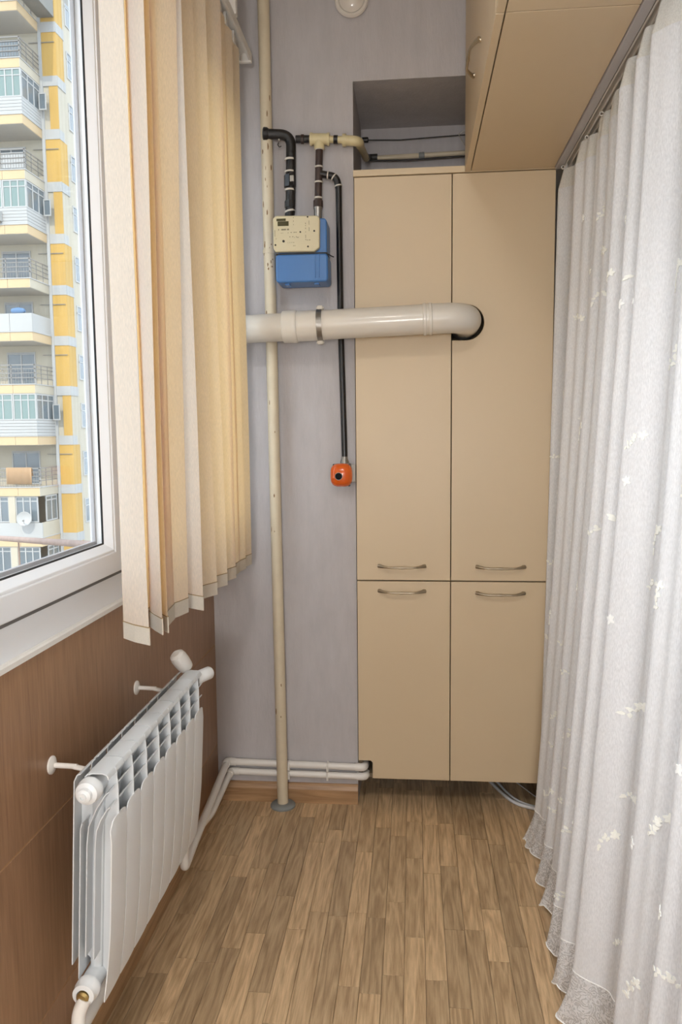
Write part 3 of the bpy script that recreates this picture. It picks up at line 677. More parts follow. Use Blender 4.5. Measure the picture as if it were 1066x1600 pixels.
for s_ in range(NS):
    y0 = RY0 + s_ * PITCH; yc = y0 + PITCH / 2
    if s_ == 0:
        m = MB()
        # crowned top plate
        sheet(m, [(-.6115, .7330), (-.606, .7385), (-.595, .7405), (-.578, .7405), (-.570, .7380), (-.5675, .7350), (-.566, .7290)], y0 + g * 1.6, y0 + PITCH - g * 1.6, .0022)
        # middle web
        yw0, yw1 = yc - .0011, yc + .0011
        poly = [(-.612, .735), (-.566, .738), (-.561, .70), (-.5585, .645), (-.5590, .42), (-.566, .30), (-.632, .37), (-.634, .70)]
        m.add([rp_(a, yw0, b_) for a, b_ in poly] + [rp_(a, yw1, b_) for a, b_ in poly], [tuple(range(8)), tuple(reversed(range(8, 16)))] + [(i, (i + 1) % 8, 8 + (i + 1) % 8, 8 + i) for i in range(8)])
        # convector fins bending from the front grille down behind the panel
        sheet(m, [(-.5645, .7050), (-.571, .700), (-.588, .672), (-.603, .636), (-.606, .600), (-.606, .376)], y0 + .002, y0 + PITCH - .002, .0020)
        sheet(m, [(-.5625, .6750), (-.568, .671), (-.580, .650), (-.588, .628), (-.590, .60), (-.590, .370)], y0 + .002, y0 + PITCH - .002, .0020)
        sheet(m, [(-.616, .642), (-.619, .630), (-.619, .600), (-.619, .330)], y0 + .002, y0 + PITCH - .002, .0020)
        sheet(m, [(-.621, .7375), (-.628, .734), (-.6335, .722), (-.6335, .356)], y0 + .005, y0 + PITCH - .005, .0022)
        # headers and the water column
        m.tube([rp_(-.5985, y0 + g, .712), rp_(-.5985, y0 + PITCH - g, .712)], .0185, 18)
        m.tube([rp_(-.598, y0 + g, .318), rp_(-.598, y0 + PITCH - g, .318)], .0200, 18)
        m.tube([rp_(-.598, yc, .70), rp_(-.598, yc, .33)], .0125, 12, flat=1.0)
        body = m.build('section', 'radiator_body', rd, smooth=True, angle=30); sec_body = body.data
        m = MB()
        # face panel, bowed in towards the foot, rounded head
        prof = []
        cols = 7; rows = 14
        for fb in (0, 1):
            for j in range(rows + 1):
                v = j / rows
                for i in range(cols + 1):
                    u = i / cols
                    e = abs(2 * u - 1)
                    ztop = .646 - .006 * e ** 4 - (.012 * max(0, (.22 - u) / .22) ** 2)
                    z = .285 + (ztop - .285) * v
                    xx = -.5560 - .0100 * max(0, (.45 - v) / .45) ** 1.6 - .0030 * max(0, (v - .9) / .1) ** 2 - .0010 * e ** 2 - fb * .0022
                    prof.append(rp_(xx, y0 + g * 2.4 + (PITCH - g * 4.8) * u, z))
        st = (cols + 1) * (rows + 1); fs = []
        for j in range(rows):
            for i in range(cols):
                a = j * (cols + 1) + i; fs.append((a, a + 1, a + cols + 2, a + cols + 1)); fs.append(tuple(st + k for k in (a, a + cols + 1, a + cols + 2, a + 1)))
        ed = [i for i in range(cols + 1)] + [j * (cols + 1) + cols for j in range(1, rows + 1)] + [rows * (cols + 1) + i for i in range(cols - 1, -1, -1)] + [j * (cols + 1) for j in range(rows - 1, 0, -1)]
        fs += [(ed[k], st + ed[k], st + ed[(k + 1) % len(ed)], ed[(k + 1) % len(ed)]) for k in range(len(ed))]
        m.add(prof, fs)
        pan = m.build('front_panel', 'radiator_white', body, smooth=True, angle=50); sec_panel = pan.data
    else:
        o = bpy.data.objects.new('section', sec_body); COL.objects.link(o); o.parent = rd; o.location = (0, s_ * PITCH, 0); ORG[o] = ORG[rd]
        f_ = bpy.data.objects.new('front_panel', sec_panel); COL.objects.link(f_); f_.parent = o; ORG[f_] = ORG[rd]
RY1 = RY0 + NS * PITCH
tx = -.5985 + lean(.712); bx_ = -.598 + lean(.318)
MB().lathe([(.0235, 0), (.0235, .010), (.021, .016), (.021, .022), (.014, .026), (.013, .034), (.007, .036), (.007, .040), (.004, .040), (.004, .036)], (tx, RY0, .712), (0, -1, 0), 28).build('end_plug', 'radiator_white', rd, smooth=True)
bp_ = MB().lathe([(.0235, 0), (.0235, .012), (.021, .016), (.021, .026), (.0125, .028), (.0125, .020)], (bx_, RY0, .318), (0, -1, 0), 28).build('end_plug', 'radiator_white', rd, smooth=True)
MB().lathe([(.012, 0), (.012, .010), (.008, .014)], (bx_, RY0 - .020, .316), (0, -1, 0), 18).build('return_nut', 'brass', bp_, smooth=True)
MB().tube(bent([(bx_ + .003, RY0 - .026, .312), (bx_ - .006, RY0 - .036, .290), (-.622, 1.292, .24), (-.640, 1.265, .125)], .012), .013, 14).build('return_elbow', 'pipe_white', bp_, smooth=True)
MB().lathe([(.020, 0), (.020, .016), (.0165, .020), (.0175, .026), (.0175, .060), (.0150, .064)], (tx + .012, RY1, .716), (.52, 1, .04), 24).build('air_vent', 'radiator_white', rd, smooth=True)
tv = MB().tube(bent([(tx, RY1, .712), (tx - .012, RY1 + .028, .712), (tx - .016, RY1 + .028, .745)], .01), .012, 14).build('valve_body', 'steel', rd, smooth=True)
MB().lathe([(.012, 0), (.019, .004), (.021, .012), (.0225, .028), (.0225, .044), (.020, .055), (.012, .061)], (tx - .012, RY1 + .022, .738), (-.35, -.45, .8), 24).build('thermostat_head', 'pipe_white', tv, smooth=True)
for yy in (1.461, 1.949):
    p0 = MB().lathe([(.0185, 0), (.0185, .003), (.013, .006), (.006, .008)], (XL, yy, .700), (1, 0, 0), 20).build('wall_pin_plate', 'pipe_white', rd, smooth=True)
    MB().tube([(XL + .004, yy, .700), (XL + .055, yy, .6985)], .0055, 12).tube(bent([(XL + .050, yy, .6975), (XL + .085, yy - .004, .693), (XL + .125, yy - .006, .6935)], .01), .0072, 10, flat=.7).build('hook_pin', 'pipe_white', p0, smooth=True)

# ------------------------------------------------------------------ vertical blind
vb_ = tag(empty('vertical_blind', (-.555, 2.0, 2.60)), 'cream vertical fabric blind drawn to the far end of the window', 'blind')
RAILZ = 2.595
b = MB()
for (x0, x1, z0, z1) in ((-.575, -.569, RAILZ, RAILZ + .028), (-.541, -.535, RAILZ, RAILZ + .028), (-.569, -.541, RAILZ + .022, RAILZ + .028)):
    b.box((x0, -.9, z0), (x1, 2.668, z1))
b.build('headrail', 'track_white', vb_)
MB().box((-.576, 2.663, RAILZ - .004), (-.534, 2.680, RAILZ + .029)).build('end_cap', 'track_white', vb_, bevel=.003)
for yy in (.6, 1.7, 2.44):
    MB().box((-.580, yy - .012, RAILZ + .026), (-.530, yy + .012, ZC)).build('bracket', 'track_white', vb_, bevel=.002)
SL = [ # y at foot, angle at foot, y at head, angle at head, foot height
 (1.486, -35, 1.466, -43, .952), (1.606, -54, 1.600, -48, .944), (1.646, -54, 1.658, -58, .938), (1.700, 95, 1.690, 96, .938),
 (1.768, 77, 1.784, 61, .938), (1.890, -37, 1.886, -56, .930), (2.018, 68, 1.958, 85, .930), (2.154, 70, 2.070, 74, .930),
 (2.278, 74, 2.230, 68, .928), (2.358, 84, 2.314, 83, .932), (2.430, 82, 2.394, 81, .930), (2.518, 80, 2.502, 84, .930), (1.672, 100, 1.664, 100, .950)]
HW = .0445
random.seed(11)
for k, (ya, aa, yb, ab, zb) in enumerate(SL):
    XC = -.5545 + random.uniform(-.002, .002) - (.0385 if k == 12 else 0)
    ztop = RAILZ - .018; rows = 26; cols = 6
    ph = random.uniform(0, 6); vs = []; cur = random.uniform(-.003, .003)
    def pt_(v, u, off=0.0):
        z = zb + (ztop - zb) * v
        a = math.radians(aa + (ab - aa) * v + 2.0 * math.sin(2.2 * v * PI + ph)); yc = ya + (yb - ya) * v
        d = Vector((math.cos(a), math.sin(a))); nn = Vector((math.sin(a), -math.cos(a)))
        p = Vector((XC, yc)) + d * HW * (2 * u - 1) + nn * (cur * (1 - (2 * u - 1) ** 2) + off)
        return (p.x, p.y, z)
    th = .0005
    m = MB()
    for sgn in (1, -1):
        m.add([pt_(j / rows, i / cols, sgn * th) for j in range(rows + 1) for i in range(cols + 1)], [(j * (cols + 1) + i, j * (cols + 1) + i + 1, (j + 1) * (cols + 1) + i + 1, (j + 1) * (cols + 1) + i) for j in range(rows) for i in range(cols)][:: 1])
    # one single-sided layer is enough for the light; keep only the first and close nothing
    m.v = m.v[:(rows + 1) * (cols + 1)]; m.f = m.f[:rows * cols]
    sl = m.build('slat', 'blind_cloth', vb_, smooth=True, angle=180)
    # weighted hem pocket
    hz = .036 / (ztop - zb)
    lo_ = [[pt_(v, u, o_) for (u, o_) in ((0, .0012), (.5, .0022), (1, .0012), (1, -.0012), (.5, -.0022), (0, -.0012))] for v in (0, hz * .5, hz)]
    hm = MB().loft(lo_, closed=False); n0 = len(hm.v); hm.f += [tuple(range(5, -1, -1)), tuple(range(n0 - 6, n0))]
    hp = hm.build('hem_pocket', 'blind_hem', sl)
    MB().loft([[pt_(v, u, o_) for (u, o_) in ((0, .0020), (.5, .0030), (1, .0020), (1, -.0020), (.5, -.0030), (0, -.0020))] for v in (hz * .97, hz * 1.03)], closed=False).build('stitch_line', 'stitch', sl)
    c = pt_(1, .5)
    MB().box((c[0] - .004, c[1] - .010, c[2] - .004), (c[0] + .004, c[1] + .010, RAILZ + .012)).build('carrier', 'track_white', vb_, bevel=.0015)

# ------------------------------------------------------------------ lace curtain
CY0, CY1, CTOP = .25, 2.715, 2.222
def fold(y, v):
    """x offset of the curtain at y, v = 0 floor .. 1 top"""
    ph = 2 * PI * (y / .168) + 1.3 * math.sin(y * 6.1 + .6) + .9 * math.sin(y * 13.0 + 2.0) + .35 * (1 - v) * math.sin(y * 9)
    a = (.038 + .010 * (1 - v)) * (.72 + .28 * math.sin(y * 7.3 + 1.0))
    s_ = math.sin(ph)
    d = a * (s_ + .28 * math.sin(2 * ph + .8)) + .0055 * math.sin(2 * PI * y / .047 + 2 * math.sin(y * 8)) * (.5 + .5 * v)
    return d
def curtain_pt(y, v):
    z = .012 + (CTOP - .012) * v
    # the cloth flares into the room towards the floor; the far edge a little less
    far = min(1, max(0, (y - 2.34) / (CY1 - 2.34)))
    flare = (.116 - .100 * far ** 1.1) * (1 - v) ** 1.35 + .008 * (1 - v) ** 6 * (.5 + .5 * math.sin(y * 11))
    x = .525 - flare + fold(y, v) * (1 - .35 * max(0, (v - .97) / .03)) - .002
    yy = y + .010 * math.cos(2 * PI * y / .168 + 1.3 * math.sin(y * 6.1)) * (1 - .3 * v)
    return Vector((min(x, XR - .012), yy, z))
lc = tag(empty('lace_curtain', (.5, 1.5, 0)), 'sheer white embroidered curtain with scalloped lace hem along the right wall', 'curtain')
def sheet_grid(name, m, v0, v1, ny, nv, parent, scallop=False, off=0.0):
    q = MB(); vs = []
    for j in range(nv + 1):
        for i in range(ny + 1):
            y = CY0 + (CY1 - CY0) * i / ny
            t = j / nv
            vv = v0 + (v1 - v0) * t
            p = curtain_pt(y, vv)
            if scallop:
                sc = abs(math.sin(PI * y / .052)) ** .7
                k = (1 - t)
                p.z += (1 - sc) * .016 * k
                p.x += (-.016 - .009 * math.sin(y * 41) - .007 * math.sin(y * 88 + 1)) * k ** 1.5 + .004 * math.sin(y * 190) * k
                p.z = max(p.z, .004)
            vs.append(p + Vector((off, 0, 0)))
    q.add(vs, [(j * (ny + 1) + i, j * (ny + 1) + i + 1, (j + 1) * (ny + 1) + i + 1, (j + 1) * (ny + 1) + i) for j in range(nv) for i in range(ny)])
    return q.build(name, m, parent, smooth=True, angle=180)
sheet_grid('drape', 'sheer', .058, .972, 620, 44, lc)
hem = sheet_grid('lace_hem', 'lace', 0.0, .058, 900, 8, lc, scallop=True)
sheet_grid('heading_tape', 'heading', .972, 1.0, 620, 4, lc)
# raised cord along the scalloped edge and at the top of the lace
e = [];
for i in range(901):
    y = CY0 + (CY1 - CY0) * i / 900
    p = curtain_pt(y, 0); sc = abs(math.sin(PI * y / .052)) ** .7
    p.z = max(p.z + (1 - sc) * .016, .004); p.x += -.016 - .009 * math.sin(y * 41) - .007 * math.sin(y * 88 + 1) + .004 * math.sin(y * 190)
    e.append(p)
MB().tube(e, .0017, 6).build('edge_cord', 'thread_white', hem, smooth=True)
MB().tube([curtain_pt(CY0 + (CY1 - CY0) * i / 600, .058) for i in range(601)], .0014, 5).build('edge_cord', 'thread_white', hem, smooth=True)
# embroidered sprigs: a spray of small leaves and a flower, following the cloth
def sprig_shape(kind):
    """leaf outlines in cloth space (across, along)"""
    rs = random.Random(kind); out = []
    def leaf(cx, cy, a, l, wd):
        d = Vector((math.cos(a), math.sin(a))); n_ = Vector((-d.y, d.x)); c = Vector((cx, cy))
        out.append([c, c + d * l * .35 + n_ * wd, c + d * l * .75 + n_ * wd * .7, c + d * l, c + d * l * .75 - n_ * wd * .7, c + d * l * .35 - n_ * wd])
    for k in range(5): leaf(0, 0, 2 * PI * k / 5 + rs.random(), .0115, .0036)
    if kind:
        for k in range(7):
            t = k / 6; cx = .012 + .024 * t; cy = -.008 - .020 * t + .004 * math.sin(t * 5)
            leaf(cx, cy, rs.uniform(0, 6.28), .011, .0032); leaf(cx, cy, rs.uniform(0, 6.28), .008, .0024)
    return out
SP = [sprig_shape(k) for k in range(5)]
random.seed(21)
def norm_at(y, v):
    a = curtain_pt(y + .002, v) - curtain_pt(y - .002, v); b_ = curtain_pt(y, min(1, v + .004)) - curtain_pt(y, v - .004)
    n_ = a.cross(b_).normalized()
    return -n_ if n_.x > 0 else n_
row = 0; v = .10
while v < .93:
    y = 1.22 + (row % 2) * .085
    while y < CY1 - .05:
        yy = y + random.uniform(-.03, .03); vv = v + random.uniform(-.02, .02)
        kd = random.randrange(5); ro = random.uniform(-.9, .9); sc_ = random.uniform(.8, 1.2)
        dsy = (curtain_pt(yy + .003, vv) - curtain_pt(yy - .003, vv)).length / .006
        m = MB()
        for lf in SP[kd]:
            top_ = []; bot_ = []
            for p in lf:
                ax = (p.x * math.cos(ro) - p.y * math.sin(ro)) * sc_; ay = (p.x * math.sin(ro) + p.y * math.cos(ro)) * sc_
                y_ = min(CY1 - .002, yy + ax / max(1, dsy)); v_ = vv + ay / CTOP
                q_ = curtain_pt(y_, v_); n_ = norm_at(y_, v_)
                top_.append(q_ + n_ * .0022); bot_.append(q_ + n_ * .0004)
            m.add(top_ + bot_, [tuple(range(6)), tuple(reversed(range(6, 12)))] + [(i, (i + 1) % 6, 6 + (i + 1) % 6, 6 + i) for i in range(6)])
        m.build('embroidered_sprig', 'thread_white' if kd == 0 else 'thread', lc)
        y += .15 + random.uniform(-.03, .03)
    v += .052; row += 1
for i in range(18):
    y = 1.25 + i * .085
    p = curtain_pt(y, .985)
    MB().ringtube((p.x, y - .002, 2.224), (p.x, y + .002, 2.224), .004, .0062, 12).build('hook_ring', 'track_white', lc, smooth=True)
# track
tr_ = tag(empty('curtain_track', (.52, 1.5, 2.24)), 'white double-groove curtain track under the grey strip above the sheer curtain', 'track')
b = MB()
for xx in (.4925, .5085, .5245, .5405): b.box((xx, .2, 2.234), (xx + .0035, 2.74, 2.2615))
b.box((.4925, .2, 2.252), (.544, 2.74, 2.2618)); b.build('rail', 'track_white', tr_)
MB().box((.4920, 2.74, 2.232), (.5445, 2.746, 2.2618)).build('end_cap', 'track_white', tr_, bevel=.001)

# ------------------------------------------------------------------ cables on the floor by the cabinet
c1 = MB().tube(bent([(.25, 3.10, .010), (.300, 2.955, .008), (.332, 2.865, .008), (.369, 2.785, .008), (.47, 2.735, .008), (.57, 2.74, .008)], .05, 8), .0065, 12).build('power_cable', 'cable_white', smooth=True, origin=(.3, 2.95, 0))
tag(c1, 'thicker white cable curling out from under the tall cabinet', 'cable', 'white cables under the cabinet')
c2 = MB().tube(bent([(.27, 3.10, .006), (.325, 2.970, .005), (.352, 2.875, .005), (.390, 2.800, .005), (.47, 2.757, .005), (.57, 2.76, .005)], .05, 8), .0045, 10).build('power_cable', 'cable_white', smooth=True, origin=(.32, 2.96, 0))
tag(c2, 'thinner white cable lying on the inner side of the thicker one', 'cable', 'white cables under the cabinet')
c3 = MB().tube(bent([(.36, 3.05, .004), (.42, 2.93, .004), (.455, 2.85, .004), (.50, 2.80, .006), (.55, 2.80, .010)], .05, 8), .002, 8).build('signal_wire', 'cable_white', smooth=True, origin=(.42, 2.93, 0))
tag(c3, 'hair-thin pale wire looping up behind the white cables', 'wire')

# ------------------------------------------------------------------ fill lights added behind and above the viewer to brighten the room
LY = YF
lp = tag(empty('added_wall_fill', (-.07, LY, 1.35)), 'added round fill light on the unseen end wall behind the viewer', 'lamp')
MB().lathe([(.26, 0), (.26, .03), (.245, .035)], (-.07, LY, 1.35), (0, 1, 0), 40).build('base', 'pvc', lp, smooth=True)
MB().lathe([(.24, .03), (.23, .06), (.18, .085), (.09, .097), (.01, .10)], (-.07, LY, 1.35), (0, 1, 0), 40).build('diffuser', 'fill_glow', lp, smooth=True)

cl_ = tag(empty('added_ceiling_fill', (-.20, .22, ZC)), 'added flat round fill light on the ceiling, out of view', 'lamp')  # second added fill, unseen, lifts the floor and lower walls
MB().ringtube((-.20, .22, ZC), (-.20, .22, ZC - .022), .17, .185, 40).build('rim', 'pvc', cl_, smooth=True)
MB().lathe([(.169, .002), (.169, .014), (.01, .014)], (-.20, .22, ZC), (0, 0, -1), 40).build('diffuser', 'fill_glow_ceiling', cl_)

# ------------------------------------------------------------------ outside
struct(MB().box((-140, -60, -14.3), (60, 160, -14)).build('ground', 'asphalt'))
# own facade: the balcony slab of the floor above and below
struct(MB().box((-1.10, -6, 3.10), (XL - .22, 7, 3.26)).build('slab_above', 'render_own'))
struct(MB().box((XL - .25, -8, -14), (XL - .22, YF - .2, 16)).box((XL - .25, NICHE + .15, -14), (XL - .22, 9, 16)).box((XL - .25, YF - .2, -14), (XL - .22, NICHE + .15, -.12)).build('wall_facade', 'render_own'))
rl = tag(empty('drying_rail', (-1.0, 2.30, 1.0)), 'rusty metal rail sloping across outside the window pane', 'rail')
MB().tube([(XL - .12, 2.20, 1.040), (-2.1, 3.68, .868), (-3.0, 4.80, .74)], .0125, 12).build('tube', 'rail_rust', rl, smooth=True)
MB().box((XL - .225, 2.185, 1.005), (XL - .10, 2.215, 1.030)).build('bracket', 'rail_rust', rl)
MB().tube([(-1.80, 3.375, .91), (-1.80, 3.375, .74)], .004, 8).build('stub', 'rail_rust', rl, smooth=True)

# apartment building opposite
X1, X2, Yw, Yfr = -21.75, -20.75, 46.0, 43.55
FH = 2.985; ZB0 = 1.22
bd = tag(empty('apartment_building', (-26, 50, -14)), 'cream and yellow apartment tower with stacked balconies seen through the window', 'building')
XLFT = -29.0
top = ZB0 + 11 * FH
cube_piece('main_wall', (XLFT, Yw, -14), (X2 - .25, 60, top), 'b_cream', bd)
cube_piece('side_wall', (X2 - .25, Yw + .02, -14), (X2, 60, top), 'b_cream', bd)
cube_piece('corner_pilaster', (X1 - .02, Yw - .12, -14), (X1 + .16, Yw, top), 'b_white', bd)
KIND = {9: 'open', 8: 'open', 7: 'open', 6: 'glazed', 5: 'open', 4: 'glazed', 3: 'open', 2: 'parapet', 1: 'open', 0: 'glazed', -1: 'open', -2: 'flush', -3: 'flush', -4: 'flush', 10: 'open'}
def win(x0, x1, y, z0, z1, par, nx=2, tr=.68, depth=.06, pane='b_pane'):
    """front facing window: frame with mullions, panes behind"""
    f = MB(); w_ = .07
    f.box((x0, y - depth, z0), (x1, y, z0 + w_)).box((x0, y - depth, z1 - w_), (x1, y, z1))
    for i in range(nx + 1):
        xx = x0 + (x1 - x0 - w_) * i / nx; f.box((xx, y - depth, z0 + w_), (xx + w_, y, z1 - w_))
    zt = z0 + (z1 - z0) * tr
    f.box((x0, y - depth + .01, zt), (x1, y, zt + w_ * .8))
    o = f.build('window', 'b_white', par)
    for i in range(nx):
        a = x0 + w_ + (x1 - x0 - w_) * i / nx; c = x0 + (x1 - x0 - w_) * (i + 1) / nx
        cube_piece('pane', (a, y - .025, z0 + w_), (c, y - .005, z1 - w_), pane, o)
    return o
def win_side(x, y0, y1, z0, z1, par, ny=2, tr=.68, depth=.06, pane='b_pane'):
    f = MB(); w_ = .08
    f.box((x, y0, z0), (x + depth, y1, z0 + w_)).box((x, y0, z1 - w_), (x + depth, y1, z1))
    for i in range(ny + 1):
        yy = y0 + (y1 - y0 - w_) * i / ny; f.box((x, yy, z0 + w_), (x + depth, yy + w_, z1 - w_))
    zt = z0 + (z1 - z0) * tr
    f.box((x, y0, zt), (x + depth - .01, y1, zt + w_ * .8))
    o = f.build('window', 'b_white', par)
    for i in range(ny):
        a = y0 + w_ + (y1 - y0 - w_) * i / ny; c = y0 + (y1 - y0 - w_) * (i + 1) / ny
        cube_piece('pane', (x + .005, a, z0 + w_), (x + .025, c, z1 - w_), pane, o)
    return o
random.seed(2)
for n in range(-4, 11):
    zb = ZB0 + n * FH            # middle of this floor's band
    k = KIND[n]
    # white band on the yellow wall and round its corner
    cube_piece('floor_band', (X1 + .16, Yw - .07, zb - .28), (X2 + .05, Yw, zb + .28), 'b_white', bd)
    cube_piece('floor_band', (X2, Yw - .02, zb - .28), (X2 + .05, Yw + (1.05 if k != 'glazed' else .6), zb + .28), 'b_white', bd)
    # yellow fields above the band
    if k in ('glazed',):
        cube_piece('yellow_field', (X1 + .50, Yw - .04, zb + .28), (X2 + .03, Yw, zb + FH - .28), 'b_yellow', bd)
    else:
        cube_piece('yellow_field', (X1 + .16, Yw - .04, zb + .28), (X2 + .03, Yw, zb + FH - .28), 'b_yellow', bd)
        cube_piece('yellow_field', (X2, Yw, zb + .28), (X2 + .03, Yw + .95, zb + FH - .28), 'b_yellow', bd)
    # side windows
    win_side(X2, Yw + 1.35, Yw + 2.75, zb + .75, zb + 2.30, bd)
    win_side(X2, Yw + 5.2, Yw + 6.6, zb + .75, zb + 2.30, bd)
    # balcony
    s_ = cube_piece('balcony_slab', (XLFT, Yfr + .03, zb - .27), (X1 - .03, Yw, zb + .22), 'b_soffit', bd)
    for xx in (X1 - 3.0, X1 - 6.0):
        pass
    xs = [X1, X1 - 1.35, X1 - 2.75, X1 - 4.15, X1 - 5.55, XLFT]
    for a, c in zip(xs[1:], xs[:-1]):
        cube_piece('fascia_panel', (a + .012, Yfr, zb - .25), (c - .012, Yfr + .03, zb + .24), 'b_orange', bd)
    cube_piece('fascia_panel', (X1 - .03, Yfr, zb - .25), (X1, Yw - .12, zb + .24), 'b_orange' if n % 2 == 0 else 'b_cream', bd)
    cube_piece('coping', (XLFT, Yfr - .04, zb + .24), (X1 + .04, Yfr + .12, zb + .29), 'b_white', bd)
    cube_piece('coping', (X1 - .12, Yfr + .12, zb + .24), (X1 + .04, Yw - .12, zb + .29), 'b_white', bd)
    if k in ('open', 'parapet'):
        o = win(X1 - 2.9, X1 - 1.1, Yw, zb + .30, zb + 2.35, bd, nx=2, tr=.93, pane='b_pane')
        win(X1 - 6.0, X1 - 4.0, Yw, zb + .30, zb + 2.35, bd, nx=3, tr=.93)
    if k == 'open':
        r = MB(); z0 = zb + .29
        for h in (.35, .62, .86, 1.08):
            t_ = .022 if h < 1 else .035
            r.box((XLFT, Yfr + .02, z0 + h - t_), (X1, Yfr + .06, z0 + h + t_)); r.box((X1 - .05, Yfr + .06, z0 + h - t_), (X1 - .01, Yw - .12, z0 + h + t_))
        for xx in (X1 - .05, X1 - 1.45, X1 - 2.85, X1 - 4.3, X1 - 5.7): r.box((xx, Yfr + .02, z0), (xx + .05, Yfr + .06, z0 + 1.1))
        for yy in (Yfr + .85, Yfr + 1.65): r.box((X1 - .05, yy, z0), (X1 - .01, yy + .04, z0 + 1.1))
        yy = XLFT
        while yy < X1: r.box((yy, Yfr + .035, z0), (yy + .018, Yfr + .045, z0 + .86)); yy += .16
        r.build('railing', 'b_rail', bd)
        if n in (5, 7): cube_piece('rail_screen', (XLFT, Yfr + .065, z0 + .08), (X1 - .1, Yfr + .08, z0 + .92), 'b_white' if n == 5 else 'b_pane', bd)
    elif k == 'parapet':
        for a, c in zip(xs[1:], xs[:-1]): cube_piece('parapet_panel', (a + .01, Yfr, zb + .30), (c - .01, Yfr + .06, zb + 1.30), 'b_white', bd)
        cube_piece('parapet_panel', (X1 - .06, Yfr + .06, zb + .30), (X1, Yw - .12, zb + 1.30), 'b_white', bd)
    elif k == 'glazed':
        for j in range(5):
            z0 = zb + .30 + j * .178
            cube_piece('siding_board', (XLFT, Yfr + .01, z0), (X1, Yfr + .06, z0 + .160), 'b_white', bd)
            cube_piece('siding_board', (X1 - .05, Yfr + .06, z0), (X1 - .004, Yw - .12, z0 + .160), 'b_white', bd)
        z0, z1 = zb + 1.19, zb + FH - .27
        win(X1 - 1.40, X1, Yfr + .08, z0, z1, bd, nx=3, tr=.74, pane='b_pane_green')
        win(X1 - 3.20, X1 - 1.42, Yfr + .08, z0, z1, bd, nx=3, tr=.74, pane='b_pane_green')
        win(XLFT, X1 - 3.22, Yfr + .08, z0, z1, bd, nx=6, tr=.74, pane='b_pane')
        win_side(X1 - .07, Yfr + .10, Yw - .14, z0, z1, bd, ny=3, tr=.74, pane='b_pane')
        # side casement standing open beside the pilaster
        cs = MB(); cs.box((X1 + .06, Yw - .50, z0 + .02), (X1 + .50, Yw - .44, z0 + .09)).box((X1 + .06, Yw - .50, z1 - .62), (X1 + .50, Yw - .44, z1 - .55)).box((X1 + .06, Yw - .50, z0 + .09), (X1 + .12, Yw - .44, z1 - .62)).box((X1 + .44, Yw - .50, z0 + .09), (X1 + .50, Yw - .44, z1 - .62))
        cs = cs.build('open_casement', 'b_white', bd)
        cube_piece('pane', (X1 + .12, Yw - .475, z0 + .09), (X1 + .44, Yw - .465, z1 - .62), 'b_pane', cs)
    else:
        cube_piece('parapet_panel', (XLFT, Yfr + .05, zb + .29), (X1, Yfr + .15, zb + 1.15), 'b_white', bd)
        cube_piece('parapet_panel', (X1 - .10, Yfr + .15, zb + .29), (X1, Yw - .12, zb + 1.15), 'b_cream', bd)
        win(X1 - 1.60, X1 - .22, Yfr + .16, zb + 1.17, zb + FH - .28, bd, nx=3, tr=.8)
        win(X1 - 3.60, X1 - 2.0, Yfr + .16, zb + 1.17, zb + FH - .28, bd, nx=3, tr=.8)
        cube_piece('balcony_pier', (X1 - 2.0, Yfr + .05, zb + 1.15), (X1 - 1.60, Yfr + .18, zb + FH - .27), 'b_cream', bd)
        cube_piece('balcony_pier', (XLFT, Yfr + .05, zb + 1.15), (X1 - 3.60, Yfr + .18, zb + FH - .27), 'b_cream', bd)
        win_side(X1 - .07, Yfr + .7, Yw - .3, zb + 1.17, zb + FH - .28, bd, ny=2, tr=.8)
    if k in ('open', 'parapet') and n in (1, 2, 3, 5, -1, 7):
        cube_piece('laundry_arm', (X1 - .6, Yw - .10, zb + 2.12), (X2 - .05, Yw - .06, zb + 2.16), 'b_rail', bd)
cube_piece('roof_edge', (XLFT - .3, Yfr - .3, top), (X2 + .4, 60.3, top + .5), 'b_white', bd)
# clothes, unit and dishes on the balconies
def piece(name, mb, m, label, cat, group=None, o0=None): return tag(mb.build(name, m, smooth=True, origin=o0), label, cat, group)
def cushion(c, sx, sy, sz):
    q_ = MB(); L_ = []
    for j in range(7):
        t_ = -1 + 2 * j / 6; r = (1 - abs(t_) ** 2.6) ** .5 if abs(t_) < 1 else .08
        L_.append([(c[0] + sx * r * math.copysign(abs(math.cos(a)) ** .5, math.cos(a)), c[1] + sy * r * math.copysign(abs(math.sin(a)) ** .5, math.sin(a)), c[2] + sz * t_) for a in [2 * PI * i / 14 for i in range(14)]])
    q_.loft(L_, closed=False); n0 = len(q_.v); q_.f += [tuple(range(13, -1, -1)), tuple(range(n0 - 14, n0))]
    return q_
piece('bedding', cushion((X1 - .95, Yfr + .30, ZB0 + 2 * FH + 1.48), .42, .16, .20), 'b_cloth_blue', 'blue bedding airing on the solid white balcony parapet', 'bedding', None, (X1 - .95, Yfr + .3, ZB0 + 2 * FH + 1.3))
q_ = MB(); L_ = []
for i in range(15):
    xx = X1 - 2.0 + 1.55 * i / 14; wv = .02 * math.sin(i * 1.7)
    L_.append((xx, wv))
zr = ZB0 - FH + 1.40
for xx, wv in L_: pass
vs = []
for xx, wv in L_:
    vs += [(xx, Yfr - .02 + wv, zr - .95), (xx, Yfr - .03 + wv * .5, zr), (xx, Yfr + .10, zr), (xx, Yfr + .11, zr - .5)]
q_.add(vs, [(4 * i + j, 4 * i + j + 1, 4 * i + 5 + j, 4 * i + 4 + j) for i in range(14) for j in range(3)])
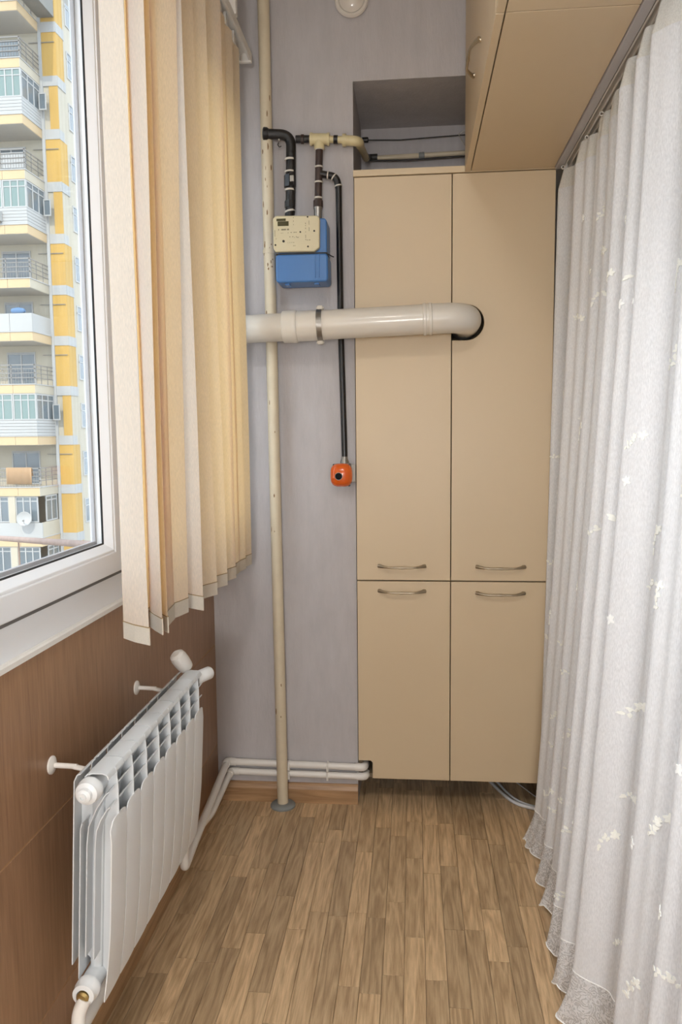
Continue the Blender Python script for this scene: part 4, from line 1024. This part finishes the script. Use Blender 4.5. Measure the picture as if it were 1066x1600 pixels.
bl = piece('blanket', q_, 'b_cloth_peach', 'peach blanket hung over a balcony railing of the tower', 'blanket', None, (X1 - 1.2, Yfr, zr))
so = bl.modifiers.new('thick', 'SOLIDIFY'); so.thickness = .03
ac = tag(empty('air_conditioner', (X1 - 1.9, Yfr - .3, ZB0 + 4 * FH + .3)), 'air conditioner unit hung on a white boarded balcony front', 'air conditioner')
MB().box((X1 - 2.3, Yfr - .34, ZB0 + 4 * FH + .42), (X1 - 1.45, Yfr, ZB0 + 4 * FH + .98)).build('case', 'b_white', ac, bevel=.03)
MB().lathe([(.22, 0), (.22, .02), (.05, .03)], (X1 - 1.98, Yfr - .34, ZB0 + 4 * FH + .70), (0, -1, 0), 20).build('fan_grille', 'b_dark', ac, smooth=True)
MB().box((X1 - 2.2, Yfr - .30, ZB0 + 4 * FH + .36), (X1 - 2.15, Yfr, ZB0 + 4 * FH + .42)).box((X1 - 1.6, Yfr - .30, ZB0 + 4 * FH + .36), (X1 - 1.55, Yfr, ZB0 + 4 * FH + .42)).build('bracket', 'b_rail', ac)
def dish(x, y, z, label):
    r = tag(empty('satellite_dish', (x, y, z)), label, 'satellite dish')
    MB().lathe([(.03, 0), (.20, .03), (.36, .10), (.42, .16), (.41, .165), (.35, .115), (.19, .045), (.03, .015)], (x, y - .35, z), (.25, -.9, .25), 24).build('reflector', 'b_white', r, smooth=True)
    MB().tube([(x, y - .35, z), (x, y - .2, z - .1), (x, y + .02, z - .12)], .03, 8).build('arm', 'b_rail', r, smooth=True)
    MB().tube([(x, y - .40, z - .3), (x + .18, y - .85, z - .05)], .015, 6).box((x + .14, y - .92, z - .09), (x + .22, y - .80, z + .0)).build('feed', 'b_rail', r)
dish(X1 - .85, Yfr, ZB0 - 2 * FH + 1.42, 'white satellite dish on the balcony above the slanting rail')
dish(X1 - .60, Yfr, ZB0 - 3 * FH + 1.30, 'white satellite dish just above the window sash, lowest in view')
# concrete canopy jutting from the tower near the top of the view
cube_piece('concrete_canopy', (X1 + .05, 41.8, 25.62), (X2 - .02, Yw, 26.9), 'b_concrete', bd)
